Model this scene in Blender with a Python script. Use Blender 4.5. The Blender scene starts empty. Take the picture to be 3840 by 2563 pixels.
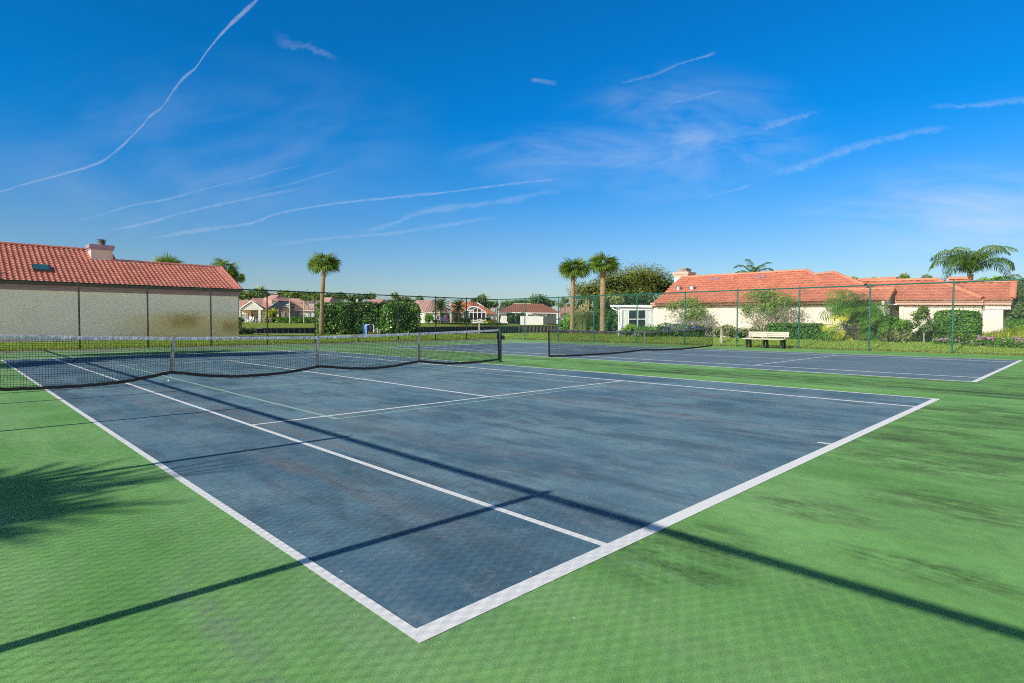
import bpy, math, random
import numpy as np
rng = np.random.default_rng(7)
random.seed(7)
scene = bpy.context.scene
C = scene.collection
PI = math.pi

# ------------------------------------------------------------------ survey of the place
# The court lines give the standpoint: eye height 1.30 m, 1.9 m behind the near baseline.
W0, H0, FPX = 3840, 2563, 2169.7
YAW, PIT, ROL = .7669, -.0332, .0023
EYE = (-1.3633, -1.8853, 1.3034)
SHX = -43.0
def _axes():
    fw = (math.sin(YAW)*math.cos(PIT), math.cos(YAW)*math.cos(PIT), math.sin(PIT))
    r = (math.cos(YAW), -math.sin(YAW), 0)
    u = (r[1]*fw[2]-r[2]*fw[1], r[2]*fw[0]-r[0]*fw[2], r[0]*fw[1]-r[1]*fw[0])
    c, s = math.cos(ROL), math.sin(ROL)
    return (tuple(r[i]*c+u[i]*s for i in range(3)), tuple(-r[i]*s+u[i]*c for i in range(3)), fw)
AR, AU, AF = _axes()
def ray(px, py):
    a = (px-W0/2-SHX)/FPX; b = -(py-H0/2)/FPX
    return tuple(AF[i]+a*AR[i]+b*AU[i] for i in range(3))
def on_z(px, py, z=0.0):
    d = ray(px, py); t = (z-EYE[2])/d[2]
    return (EYE[0]+t*d[0], EYE[1]+t*d[1], z)
def on_y(px, py, Y):
    d = ray(px, py); t = (Y-EYE[1])/d[1]
    return (EYE[0]+t*d[0], Y, EYE[2]+t*d[2])
def on_x(px, py, X):
    d = ray(px, py); t = (X-EYE[0])/d[0]
    return (X, EYE[1]+t*d[1], EYE[2]+t*d[2])
def at(px, py, D):
    d = ray(px, py)
    return (EYE[0]+D*d[0], EYE[1]+D*d[1], EYE[2]+D*d[2])
def frame(ox, oy, s):
    return lambda x, y: (ox+x*s, oy+y*s)
z1 = frame(0, 850, .40868); z2 = frame(800, 900, .25543); z3 = frame(1400, 900, .25543)
z4 = frame(1950, 900, .25543); z5 = frame(2400, 930, .31929); z6 = frame(3090, 880, .31929)
zA = frame(1640, 1120, .13623); zB = frame(880, 1070, .14474); zC = frame(3000, 1040, .18731)
zD = frame(3400, 1040, .18731); zE = frame(2050, 1080, .19157)

# ------------------------------------------------------------------ mesh builder
def V(p): return np.array(p, float)
class MB:
    def __init__(s):
        s.ch = []; s.n = 0
    def add(s, verts, faces, mat=0, tint=.5):
        v = np.asarray(verts, float).reshape(-1, 3)
        fl = [np.asarray(f, int) for f in faces]
        t = tint if hasattr(tint, '__len__') else [tint]*len(fl)
        lt = np.array([len(f) for f in fl]); li = np.concatenate(fl)+s.n
        s.ch.append((v, li, lt, np.full(len(fl), mat), np.asarray(t, float))); s.n += len(v)
    def quads(s, q, tint=None, mat=0):
        q = np.asarray(q, float); m = len(q)
        if m == 0: return
        v = q.reshape(-1, 3); li = np.arange(len(v))+s.n
        t = np.full(m, .5) if tint is None else np.asarray(tint, float)
        s.ch.append((v, li, np.full(m, q.shape[1]), np.full(m, mat), t)); s.n += len(v)
    def box(s, x0, x1, y0, y1, z0, z1, mat=0, tint=.5):
        v = [(x, y, z) for z in (z0, z1) for y in (y0, y1) for x in (x0, x1)]
        s.add(v, [(0,2,3,1),(4,5,7,6),(0,1,5,4),(2,6,7,3),(0,4,6,2),(1,3,7,5)], mat, tint)
    def bar(s, p, q, w, h, mat=0, up=(0,0,1), tint=.5):
        p = V(p); q = V(q); d = q-p; L = np.linalg.norm(d); d = d/L
        sd = np.cross(d, V(up)); nn = np.linalg.norm(sd)
        sd = np.cross(d, V((1,0,0))) if nn < 1e-4 else sd
        sd = sd/np.linalg.norm(sd); u = np.cross(sd, d)
        v = [e+sd*a*w/2+u*b*h/2 for e in (p, q) for a, b in ((-1,-1),(1,-1),(1,1),(-1,1))]
        s.add(v, [(0,1,2,3)[::-1],(4,5,6,7),(0,1,5,4),(1,2,6,5),(2,3,7,6),(3,0,4,7)], mat, tint)
    def tube(s, pts, r, n=8, mat=0, cap=True, tint=.5):
        P = [V(p) for p in pts]; R = r if hasattr(r, '__len__') else [r]*len(P)
        vs = []; fs = []; ref = None
        for i, p in enumerate(P):
            d = (P[min(i+1, len(P)-1)]-P[max(i-1, 0)]); d = d/(np.linalg.norm(d)+1e-9)
            if ref is None:
                ref = V((0,0,1)) if abs(d[2]) < .9 else V((1,0,0))
            a = ref-d*np.dot(ref, d); a = a/(np.linalg.norm(a)+1e-9); b = np.cross(d, a); ref = a
            for k in range(n):
                t = 2*PI*k/n; vs.append(p+R[i]*(a*math.cos(t)+b*math.sin(t)))
        for i in range(len(P)-1):
            for k in range(n):
                k2 = (k+1) % n; fs.append((i*n+k, i*n+k2, (i+1)*n+k2, (i+1)*n+k))
        if cap:
            fs.append(tuple(range(n))[::-1]); fs.append(tuple((len(P)-1)*n+k for k in range(n)))
        s.add(vs, fs, mat, tint)
    def lathe(s, c, prof, n=16, mat=0, tint=.5):
        vs = []; fs = []
        for r, z in prof:
            for k in range(n):
                t = 2*PI*k/n; vs.append((c[0]+r*math.cos(t), c[1]+r*math.sin(t), c[2]+z))
        for i in range(len(prof)-1):
            for k in range(n):
                k2 = (k+1) % n; fs.append((i*n+k, i*n+k2, (i+1)*n+k2, (i+1)*n+k))
        fs.append(tuple(range(n))[::-1]); fs.append(tuple((len(prof)-1)*n+k for k in range(n)))
        s.add(vs, fs, mat, tint)
    def poly(s, pts, mat=0, tint=.5):
        s.add(pts, [tuple(range(len(pts)))], mat, tint)
    def prism(s, pts, ext, mat=0, tint=.5):
        p = [V(a) for a in pts]; e = V(ext); n = len(p)
        fs = [tuple(range(n)), tuple(range(2*n-1, n-1, -1))]
        fs += [(i, n+i, n+(i+1) % n, (i+1) % n) for i in range(n)]
        s.add(p+[a+e for a in p], fs, mat, tint)
    def ball(s, c, r, nu=12, nv=8, mat=0, tint=.5):
        r = r if hasattr(r, '__len__') else (r, r, r)
        vs = []; fs = []
        for j in range(nv+1):
            ph = PI*j/nv
            for i in range(nu):
                th = 2*PI*i/nu
                vs.append((c[0]+r[0]*math.sin(ph)*math.cos(th), c[1]+r[1]*math.sin(ph)*math.sin(th), c[2]+r[2]*math.cos(ph)))
        for j in range(nv):
            for i in range(nu):
                i2 = (i+1) % nu; fs.append((j*nu+i, (j+1)*nu+i, (j+1)*nu+i2, j*nu+i2))
        s.add(vs, fs, mat, tint)
    def mesh(s, name, mats, off=(0,0,0), smooth=False):
        v = np.concatenate([c[0] for c in s.ch])-V(off)
        li = np.concatenate([c[1] for c in s.ch]); lt = np.concatenate([c[2] for c in s.ch])
        mi = np.concatenate([c[3] for c in s.ch]); ti = np.concatenate([c[4] for c in s.ch])
        me = bpy.data.meshes.new(name)
        me.vertices.add(len(v)); me.vertices.foreach_set('co', v.ravel())
        me.loops.add(len(li)); me.loops.foreach_set('vertex_index', li.astype(np.int32))
        me.polygons.add(len(lt))
        ls = np.concatenate(([0], np.cumsum(lt)[:-1])).astype(np.int32)
        me.polygons.foreach_set('loop_start', ls)
        try: me.polygons.foreach_set('loop_total', lt.astype(np.int32))
        except Exception: pass
        me.polygons.foreach_set('material_index', mi.astype(np.int32))
        me.polygons.foreach_set('use_smooth', np.full(len(lt), bool(smooth)))
        a = me.attributes.new('tint', 'FLOAT', 'FACE'); a.data.foreach_set('value', ti.astype(np.float32))
        for m in (mats if isinstance(mats, (list, tuple)) else [mats]): me.materials.append(m)
        me.update(calc_edges=True); me.validate()
        return me
    def build(s, name, mats, parent=None, smooth=False, local=False):
        off = (0,0,0)
        if parent is not None and not local:
            off = V(parent.location)
            if parent.parent is not None: off = off+V(parent.parent.location)
        o = bpy.data.objects.new(name, s.mesh(name, mats, off, smooth)); C.objects.link(o)
        if parent is not None: o.parent = parent
        return o
def tag(o, label=None, cat=None, group=None, kind=None):
    if label: o['label'] = label
    if cat: o['category'] = cat
    if group: o['group'] = group
    if kind: o['kind'] = kind
    return o
def thing(name, label, cat, loc=(0,0,0), group=None, rotz=0):
    o = bpy.data.objects.new(name, None); C.objects.link(o); o.location = loc; o.rotation_euler = (0,0,rotz)
    o.empty_display_size = .3
    return tag(o, label, cat, group)
def copy_tree(o, parent=None):
    c = o.copy(); C.objects.link(c)
    if parent is not None: c.parent = parent
    for ch in list(o.children): copy_tree(ch, c)
    return c

# ------------------------------------------------------------------ materials
class NT:
    def __init__(s, name):
        s.m = bpy.data.materials.new(name); s.m.use_nodes = True
        s.t = s.m.node_tree; s.t.nodes.clear()
        s.out = s.n('ShaderNodeOutputMaterial'); s._tc = None
    def n(s, typ, **kw):
        x = s.t.nodes.new(typ)
        for k, v in kw.items(): setattr(x, k, v)
        return x
    def l(s, a, b): s.t.links.new(a, b)
    def co(s):
        if s._tc is None: s._tc = s.n('ShaderNodeNewGeometry').outputs['Position']
        return s._tc
    def val(s, sock, v):
        if hasattr(v, 'node'): s.l(v, sock)
        else: sock.default_value = v
    def mapv(s, scale, rot=(0,0,0), loc=(0,0,0), src=None):
        m = s.n('ShaderNodeMapping'); s.l(src or s.co(), m.inputs['Vector'])
        m.inputs['Scale'].default_value = scale; m.inputs['Rotation'].default_value = rot; m.inputs['Location'].default_value = loc
        return m.outputs[0]
    def noise(s, scale=1., detail=3., rough=.55, vec=None, dist=0.):
        x = s.n('ShaderNodeTexNoise'); s.l(vec or s.co(), x.inputs['Vector'])
        x.inputs['Scale'].default_value = scale; x.inputs['Detail'].default_value = detail
        x.inputs['Roughness'].default_value = rough; x.inputs['Distortion'].default_value = dist
        return x.outputs['Fac']
    def math(s, op, a, b=0., c=None, clamp=False):
        x = s.n('ShaderNodeMath', operation=op); x.use_clamp = clamp
        s.val(x.inputs[0], a); s.val(x.inputs[1], b)
        if c is not None: s.val(x.inputs[2], c)
        return x.outputs[0]
    def ramp(s, v, lo, hi, a=0., b=1., smooth=True):
        x = s.n('ShaderNodeMapRange'); x.interpolation_type = 'SMOOTHSTEP' if smooth else 'LINEAR'
        s.val(x.inputs['Value'], v)
        for k, q in (('From Min', lo), ('From Max', hi), ('To Min', a), ('To Max', b)): s.val(x.inputs[k], q)
        return x.outputs[0]
    def mix(s, f, a, b, blend='MIX'):
        x = s.n('ShaderNodeMix', data_type='RGBA', blend_type=blend)
        s.val(x.inputs[0], f)
        for k, q in ((6, a), (7, b)):
            if hasattr(q, 'node'): s.l(q, x.inputs[k])
            else: x.inputs[k].default_value = (*q[:3], 1)
        return x.outputs[2]
    def xyz(s, v=None):
        x = s.n('ShaderNodeSeparateXYZ'); s.l(v or s.co(), x.inputs[0]); return x.outputs
    def attr(s, name='tint'):
        return s.n('ShaderNodeAttribute', attribute_name=name).outputs['Fac']
    def bump(s, h, strength=.3, dist=.01):
        b = s.n('ShaderNodeBump'); s.l(h, b.inputs['Height']); b.inputs['Strength'].default_value = strength
        b.inputs['Distance'].default_value = dist; return b.outputs[0]
    def bsdf(s, col, rough=.6, spec=.4, metal=0., normal=None, **kw):
        p = s.n('ShaderNodeBsdfPrincipled')
        if hasattr(col, 'node'): s.l(col, p.inputs['Base Color'])
        else: p.inputs['Base Color'].default_value = (*col[:3], 1)
        s.val(p.inputs['Roughness'], rough); p.inputs['Specular IOR Level'].default_value = spec
        p.inputs['Metallic'].default_value = metal
        if normal is not None: s.l(normal, p.inputs['Normal'])
        return p.outputs[0]
    def done(s, sh):
        s.l(sh, s.out.inputs['Surface']); return s.m

def plain(name, col, rough=.6, var=.18, scale=6., spec=.35, metal=0., bump=0., dirt=None):
    t = NT(name); n = t.noise(scale, 4)
    n2 = t.noise(scale*.17, 3)
    k = t.ramp(n, .25, .75, 1-var, 1+var*.6)
    comb = t.n('ShaderNodeCombineColor')
    for i in range(3): t.l(k, comb.inputs[i])
    c = t.mix(1., col, comb.outputs[0], 'MULTIPLY')
    if dirt: c = t.mix(t.ramp(n2, .5, .75, 0, dirt[1]), c, dirt[0])
    nm = t.bump(t.noise(scale*6, 3), bump, .01) if bump else None
    return t.done(t.bsdf(c, rough, spec, metal, nm))
def leafmat(name, dark, light, mid=None, trans=.3, rough=.45, spec=.35):
    t = NT(name); a = t.attr()
    cr = t.n('ShaderNodeValToRGB'); e = cr.color_ramp.elements
    e[0].color = (*dark, 1); e[1].color = (*light, 1)
    if mid:
        m = cr.color_ramp.elements.new(.5); m.color = (*mid, 1)
    t.l(a, cr.inputs[0])
    p = t.bsdf(cr.outputs[0], rough, spec)
    tr = t.n('ShaderNodeBsdfTranslucent')
    br = t.mix(1., cr.outputs[0], (1.3, 1.35, .6), 'MULTIPLY'); t.l(br, tr.inputs[0])
    mx = t.n('ShaderNodeMixShader'); mx.inputs[0].default_value = trans
    t.l(p, mx.inputs[1]); t.l(tr.outputs[0], mx.inputs[2])
    return t.done(mx.outputs[0])
M = {}
# ------------------------------------------------------------------ material library
def court_mat(name, green):
    t = NT(name); x, y, z = t.xyz()
    wv = t.mapv((.9, .085, 1)); wv2 = t.mapv((2.0, .34, 1), loc=(7, 3, 0))
    streak = t.noise(1., 4, .6, wv, .35); streak2 = t.noise(1., 4, .6, wv2, .2)
    blot = t.noise(.55, 6, .62); fine = t.noise(9., 5, .7); grain = t.noise(120., 3, .8)
    mott = t.noise(3.2, 5, .66, t.mapv((1, .45, 1)))
    if green:
        c = t.mix(t.ramp(blot, .3, .7), (.15, .40, .08), (.245, .55, .14))
        c = t.mix(t.ramp(streak2, .35, .72, 0, .5), c, (.34, .61, .2))
        # algae-dark worn bands running with the drainage, strongest between and behind the courts
        band = t.math('MULTIPLY', t.ramp(streak, .42, .58), t.ramp(mott, .36, .60))
        reg = t.math('MULTIPLY', t.math('MAXIMUM', t.ramp(x, 3., 7.), .15), t.ramp(x, 24., 17., .1, 1.))
        c = t.mix(t.math('MULTIPLY', t.math('MULTIPLY', band, reg), .82), c, (.085, .15, .04))
        gap = t.math('MULTIPLY', t.ramp(t.math('ABSOLUTE', t.math('SUBTRACT', x, 12.6)), .95, .2), t.ramp(t.noise(1., 5, .65, t.mapv((2.4, .16, 1), loc=(3, 1, 0)), .3), .43, .6))
        gap = t.math('MULTIPLY', gap, t.ramp(y, 11., 6.))
        c = t.mix(t.math('MULTIPLY', gap, .85), c, (.03, .055, .016))
        stains = ((7.1, -.55, .75, .5), (6.45, -.3, .5, .25), (5.2, -.8, .9, .55), (6.0, -1.1, .6, .35), (3.8, -1.2, .7, .45), (2.35, -1.25, .5, .22), (1.5, -.25, .45, .45), (2.0, -.25, .3, .25), (8.6, -1.2, .9, .4), (3.0, -.5, .5, .3), (10.2, -.9, .8, .45))
        tex = t.math('MULTIPLY', t.ramp(t.noise(1., 5, .7, t.mapv((6., 2.2, 1))), .36, .62), t.ramp(t.noise(34., 3, .7, t.mapv((1, .4, 1))), .3, .62, .45, 1.))
        sm = None
        for sx_, sy_, ly, lx in stains:
            u_ = t.math('DIVIDE', t.math('SUBTRACT', x, sx_), lx); v_ = t.math('DIVIDE', t.math('SUBTRACT', y, sy_), ly)
            r_ = t.ramp(t.math('ADD', t.math('MULTIPLY', u_, u_), t.math('MULTIPLY', v_, v_)), 1.4, .1)
            sm = r_ if sm is None else t.math('MAXIMUM', sm, r_)
        c = t.mix(t.math('MULTIPLY', t.math('MULTIPLY', sm, tex), .9), c, (.085, .155, .038))
        c = t.mix(t.math('MULTIPLY', t.math('MULTIPLY', t.ramp(t.noise(.75, 6, .68, t.mapv((1, .5, 1), loc=(11, 4, 0))), .46, .66), t.ramp(x, 6., 1.)), .36), c, (.36, .48, .29))
        gray = t.math('MULTIPLY', t.ramp(t.noise(1., 4, .6, t.mapv((1.5, .12, 1), loc=(1.3, 8, 0)), .3), .6, .72), t.ramp(fine, .35, .6))
        c = t.mix(t.math('MULTIPLY', gray, .6), c, (.30, .315, .31))
        # paler bleached surface toward the far left corner
        c = t.mix(t.ramp(y, 6., 28., 0, .38), c, (.33, .5, .28))
        c = t.mix(t.math('MULTIPLY', t.ramp(y, 27.0, 29.5), t.ramp(t.noise(1., 4, .6, t.mapv((.4, 2.2, 1))), .4, .6)), c, (.30, .285, .26))
    else:
        c = t.mix(t.ramp(blot, .36, .64), (.068, .165, .245), (.19, .325, .385))
        c = t.mix(t.math('MULTIPLY', t.ramp(streak, .40, .62, 0, .9), t.ramp(t.noise(1., 5, .7, t.mapv((1.1, .55, 1), loc=(9, 2, 0))), .38, .6, .25, 1.)), c, (.225, .36, .405))
        c = t.mix(t.math('MULTIPLY', t.math('MULTIPLY', t.ramp(streak2, .47, .62), t.ramp(mott, .38, .6)), .8), c, (.075, .135, .18))
        ps = t.noise(1., 4, .6, t.mapv((1.7, .05, 1), loc=(4.4, 2, 0)), .15)
        pf = t.math('MULTIPLY', t.ramp(ps, .595, .66), t.ramp(mott, .3, .6))
        c = t.mix(t.math('MULTIPLY', pf, .62), c, (.25, .23, .23))
        for x0, w, y0, y1, col, k in ((6.02, .11, 1., 7.6, (.30, .225, .20), .5), (8.55, .16, 1., 9.5, (.33, .29, .28), .6), (2.62, .3, 1.5, 9., (.22, .195, .2), .36), (.95, .14, .8, 4.6, (.24, .2, .2), .36), (6.9, .12, 2.4, 3.8, (.33, .26, .23), .5)):
            wob = t.math('ADD', t.math('SUBTRACT', x, x0), t.math('MULTIPLY', t.math('SUBTRACT', t.noise(.3, 2, .5), .5), .5))
            f = t.ramp(t.math('ABSOLUTE', wob), w, w*.25)
            f = t.math('MULTIPLY', f, t.math('MULTIPLY', t.ramp(y, y0-.8, y0+.5), t.ramp(y, y1+.8, y1-.8)))
            f = t.math('MULTIPLY', f, t.ramp(t.noise(1., 4, .65, t.mapv((6, .8, 1))), .3, .62))
            c = t.mix(t.math('MULTIPLY', f, k), c, col)
        c = t.mix(t.math('MULTIPLY', t.ramp(mott, .5, .75), .3), c, (.265, .34, .37))
        sc1 = t.math('MULTIPLY', t.ramp(t.noise(2.4, 6, .72, t.mapv((1.2, .7, 1), loc=(2, 6, 0))), .46, .66), t.ramp(t.noise(26., 4, .7), .32, .62))
        c = t.mix(t.math('MULTIPLY', sc1, .5), c, (.31, .375, .42))
        sc2 = t.ramp(t.noise(1.9, 6, .7, t.mapv((1.1, .6, 1), loc=(8, 1, 0))), .5, .68)
        c = t.mix(t.math('MULTIPLY', sc2, .45), c, (.055, .115, .165))
        c = t.mix(t.ramp(x, 13., 17., 0, .5), c, (.20, .255, .32))
        c = t.mix(t.math('MULTIPLY', t.ramp(y, 13., 16.), t.ramp(x, 13., 10., 0, .35)), c, (.12, .225, .28))
    c = t.mix(t.ramp(fine, .3, .75, .0, .26), c, (.05, .075, .075))
    c = t.mix(t.ramp(grain, .46, .72, 0, .5), c, (.035, .055, .055))
    c = t.mix(t.ramp(t.noise(170., 2, .6, t.mapv((1, 1, 1), loc=(5, 5, 0))), .6, .74, 0, .5), c, (.46, .52, .49))
    vo = t.n('ShaderNodeTexVoronoi'); t.l(t.co(), vo.inputs['Vector']); vo.inputs['Scale'].default_value = 7.
    sp = t.math('MULTIPLY', t.ramp(vo.outputs['Distance'], .055, .03), t.ramp(t.noise(1.7, 2), .5, .58))
    c = t.mix(sp, c, (.6, .62, .56))
    h = t.math('ADD', grain, t.math('MULTIPLY', fine, .6))
    return t.done(t.bsdf(c, .85, .2, 0, t.bump(h, .35, .006)))
M['green'] = court_mat('court_green_paint', True)
M['blue'] = court_mat('court_blue_paint', False)
def line_mat(name, col, wear):
    t = NT(name); n = t.noise(22., 5, .7); n2 = t.noise(1.4, 3)
    c = t.mix(t.ramp(n, .5, .8, 0, wear), col, (.35, .42, .45))
    c = t.mix(t.ramp(n2, .45, .75, 0, wear*.6), c, (.55, .6, .6))
    return t.done(t.bsdf(c, .7, .25, 0, t.bump(t.noise(120., 3), .25, .004)))
M['line'] = line_mat('court_white_line', (.93, .92, .87), .16)
M['gline'] = line_mat('court_pale_green_line', (.36, .58, .42), .45)
def grass_mat(name, a, b, c3):
    t = NT(name)
    c = t.mix(t.ramp(t.noise(.35, 4), .3, .7), a, b)
    c = t.mix(t.ramp(t.noise(2.6, 5, .7), .42, .72, 0, .8), c, c3)
    c = t.mix(t.ramp(t.noise(28., 4, .75), .45, .75, 0, .6), c, tuple(.35*q for q in a))
    return t.done(t.bsdf(c, .9, .1, 0, t.bump(t.noise(30., 4, .8), .8, .05)))
M['lawn'] = grass_mat('near_lawn_grass', (.23, .36, .05), (.30, .43, .06), (.40, .44, .09))
M['farlawn'] = grass_mat('far_lawn_grass', (.23, .33, .04), (.29, .38, .045), (.36, .38, .08))
M['blade'] = leafmat('grass_blade', (.22, .36, .05), (.46, .60, .14), trans=.35)
M['litter'] = leafmat('dry_leaf', (.16, .10, .05), (.42, .33, .2), trans=.1)
def water_mat():
    t = NT('canal_water')
    w = t.noise(1.2, 3, .5, t.mapv((.5, 1.6, 1)))
    return t.done(t.bsdf((.012, .02, .02), .06, .5, 0, t.bump(w, .08, .05)))
M['water'] = water_mat()
M['post_dark'] = plain('dark_green_coated_steel', (.006, .028, .022), .35, .3, 30, .5)
M['post_teal'] = plain('teal_coated_steel', (.006, .105, .085), .35, .35, 22, .5)
M['wire_dark'] = plain('dark_green_wire', (.012, .035, .03), .4, .2, 20, .5)
M['wire_teal'] = plain('green_wire', (.015, .085, .07), .4, .2, 20, .5)
M['black'] = plain('black_paint', (.008, .009, .011), .4, .3, 15, .5)
M['cord'] = plain('black_net_cord', (.006, .006, .008), .7, .2, 20, .2)
M['tape'] = plain('white_net_tape', (.52, .56, .62), .7, .22, 14, .2, bump=.5, dirt=((.2, .21, .24), .7))
M['tape2'] = plain('worn_mauve_net_tape', (.17, .155, .185), .7, .35, 22, .2, bump=.4, dirt=((.4, .38, .42), .5))
M['band'] = plain('black_vinyl_band', (.01, .01, .014), .5, .3, 12, .35, bump=.3)
M['strap'] = plain('grey_white_strap', (.42, .44, .44), .7, .35, 25, .2, dirt=((.17, .17, .15), .8))
M['steel'] = plain('galvanised_steel', (.42, .43, .44), .35, .2, 30, .5, .8)
M['teal_pale'] = plain('chalky_teal_paint', (.12, .36, .31), .5, .25, 14, .4)
M['teal_dk'] = plain('dark_teal_paint', (.008, .06, .05), .4, .3, 15, .5)
def tile_mat(name, a, b, dark, wave=None):
    t = NT(name); tint = t.attr()
    c = t.mix(tint, a, b)
    c = t.mix(t.ramp(t.noise(1.1, 4), .4, .75, 0, .55), c, dark)
    c = t.mix(t.ramp(t.noise(25., 4, .7), .5, .8, 0, .5), c, tuple(.55*q for q in dark))
    c = t.mix(t.ramp(t.noise(7., 3, .6), .62, .75, 0, .25), c, (.62, .42, .33))
    nm = None
    if wave:
        x, y, z = t.xyz()
        w1 = t.math('FRACT', t.math('MULTIPLY', z, wave)); 
        wx = t.math('ADD', t.math('MULTIPLY', x, math.cos(YAW)), t.math('MULTIPLY', y, -math.sin(YAW)))
        w2 = t.math('SINE', t.math('MULTIPLY', wx, 2*PI/.55))
        c = t.mix(t.ramp(w1, .72, .98, 0, .5), c, tuple(.42*q for q in dark))
        c = t.mix(t.ramp(w2, .3, 1., 0, .3), c, tuple(.5*q for q in dark))
        nm = t.bump(t.math('ADD', t.math('MULTIPLY', w1, .5), t.math('MULTIPLY', w2, .3)), .6, .12)
    else: nm = t.bump(t.noise(40., 3), .2, .008)
    return t.done(t.bsdf(c, .75, .25, 0, nm))
M['tileL'] = tile_mat('pink_clay_tile', (.47, .17, .125), (.62, .26, .195), (.37, .125, .095))
M['capL'] = tile_mat('pink_ridge_tile', (.56, .2, .155), (.64, .26, .2), (.42, .14, .11))
M['tileR'] = tile_mat('orange_clay_tile', (.48, .17, .11), (.61, .25, .165), (.38, .13, .085))
M['capR'] = tile_mat('orange_ridge_tile', (.62, .22, .13), (.7, .28, .17), (.5, .17, .1))
M['tile_pink'] = tile_mat('pale_pink_roof_tile', (.60, .34, .26), (.66, .38, .29), (.5, .27, .2), 3.2)
M['tile_beige'] = tile_mat('dusty_beige_roof_tile', (.47, .29, .24), (.52, .33, .27), (.4, .25, .2), 3.2)
M['tile_orange'] = tile_mat('bright_orange_roof_tile', (.62, .22, .10), (.70, .29, .14), (.46, .14, .06), 3.2)
M['tile_brown'] = tile_mat('red_brown_shingle', (.36, .13, .085), (.42, .17, .11), (.25, .09, .06), 4.)
M['tile_grey'] = tile_mat('grey_brown_shingle', (.13, .115, .11), (.17, .15, .14), (.09, .08, .08), 4.)
def wall_left():
    t = NT('stained_stucco_wall'); x, y, z = t.xyz()
    c = t.mix(t.ramp(t.noise(.8, 4), .3, .7), (.88, .81, .75), (.93, .86, .80))
    c = t.mix(t.ramp(t.noise(60., 3), .5, .8, 0, .15), c, (.25, .24, .22))
    n = t.noise(.9, 4, .6); top = t.math('ADD', 1.25, t.math('MULTIPLY', n, .9))
    damp = t.math('MULTIPLY', t.ramp(z, t.math('ADD', top, .45), t.math('SUBTRACT', top, .5)), t.ramp(x, 4.5, 8.5))
    c = t.mix(t.math('MULTIPLY', damp, .8), c, (.74, .56, .26))
    blot = t.math('MULTIPLY', t.ramp(t.math('ABSOLUTE', t.math('SUBTRACT', x, 9.3)), 1.5, .3), t.ramp(t.math('ABSOLUTE', t.math('SUBTRACT', z, 1.35)), .75, .1))
    b2 = t.math('MULTIPLY', t.ramp(t.math('ABSOLUTE', t.math('SUBTRACT', x, 12.2)), .8, .2), t.ramp(t.math('ABSOLUTE', t.math('SUBTRACT', z, 1.0)), .6, .1))
    b = t.math('MULTIPLY', t.math('MAXIMUM', blot, b2), t.ramp(t.noise(2.2, 5, .65), .25, .6))
    c = t.mix(t.math('MULTIPLY', b, .75), c, (.40, .26, .07))
    mold = t.math('MULTIPLY', t.math('MULTIPLY', t.ramp(t.math('ABSOLUTE', t.math('SUBTRACT', x, 5.9)), 1.2, .2), t.ramp(z, .85, .1)), t.ramp(t.noise(2.6, 5, .7), .45, .6))
    c = t.mix(t.math('MULTIPLY', mold, .8), c, (.10, .11, .05))
    return t.done(t.bsdf(c, .9, .15, 0, t.bump(t.noise(45., 4, .7), .3, .01)))
M['wallL'] = wall_left()
M['wallR'] = plain('cream_stucco', (.78, .70, .585), .9, .06, 3, .15, bump=.25, dirt=((.62, .55, .45), .35))
M['mauve'] = plain('mauve_fascia_paint', (.34, .23, .29), .7, .12, 4, .2)
M['pinktrim'] = plain('pink_trim_paint', (.62, .37, .29), .75, .08, 4, .2)
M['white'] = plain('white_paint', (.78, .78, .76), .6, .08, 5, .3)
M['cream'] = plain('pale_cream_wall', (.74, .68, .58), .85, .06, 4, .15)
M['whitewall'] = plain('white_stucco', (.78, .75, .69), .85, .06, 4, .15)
M['shadewall'] = plain('shade_toned_stucco', (.48, .49, .46), .85, .06, 4, .15)  # grey-green tone carries the shade on the far house walls
M['lilac'] = plain('lilac_grey_stucco', (.50, .42, .44), .85, .06, 4, .15)
M['tan'] = plain('tan_stucco', (.52, .40, .27), .85, .08, 4, .15)
M['chim'] = plain('pinkish_chimney_stucco', (.62, .50, .45), .85, .12, 6, .15, dirt=((.35, .3, .28), .5))
M['flue'] = plain('weathered_flue_steel', (.10, .10, .105), .45, .35, 18, .5, .6)
M['conc'] = plain('weathered_concrete', (.33, .31, .27), .9, .3, 8, .15, dirt=((.09, .09, .07), .8))
M['wood'] = plain('brown_wood', (.16, .09, .05), .8, .3, 8, .2)
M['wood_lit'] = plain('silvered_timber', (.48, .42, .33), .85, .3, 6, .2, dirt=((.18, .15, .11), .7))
M['seawall'] = plain('dark_shaded_timber', (.018, .028, .028), .7, .5, 2.5, .3)  # near-black also carries the shade of the side facing away from the sun
M['batten'] = plain('pale_timber_batten', (.22, .215, .19), .85, .3, 5, .2)
M['bench_slat'] = plain('cream_bench_slat', (.50, .455, .36), .6, .1, 7, .3)
M['bench_leg'] = plain('dark_green_bench_casting', (.012, .022, .02), .45, .3, 12, .4)
M['blue_tank'] = plain('blue_painted_tank', (.005, .10, .48), .35, .15, 5, .5)
M['pvc'] = plain('white_pvc', (.78, .79, .77), .4, .06, 8, .4)
M['sign'] = plain('weathered_cream_sign', (.60, .54, .40), .8, .2, 14, .2, dirt=((.32, .27, .16), .7))
M['sky_blue_plastic'] = plain('blue_plastic', (.05, .20, .62), .5, .1, 8, .3)
M['red_plastic'] = plain('coral_plastic', (.55, .10, .11), .5, .1, 8, .3)
M['white_plastic'] = plain('white_plastic', (.7, .74, .8), .5, .1, 8, .3)
def glass_mat(name, col, rough=.08):
    t = NT(name); return t.done(t.bsdf(t.mix(t.ramp(t.noise(.7, 2), .35, .65), col, tuple(q*1.8 for q in col)), rough, .6))
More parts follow.
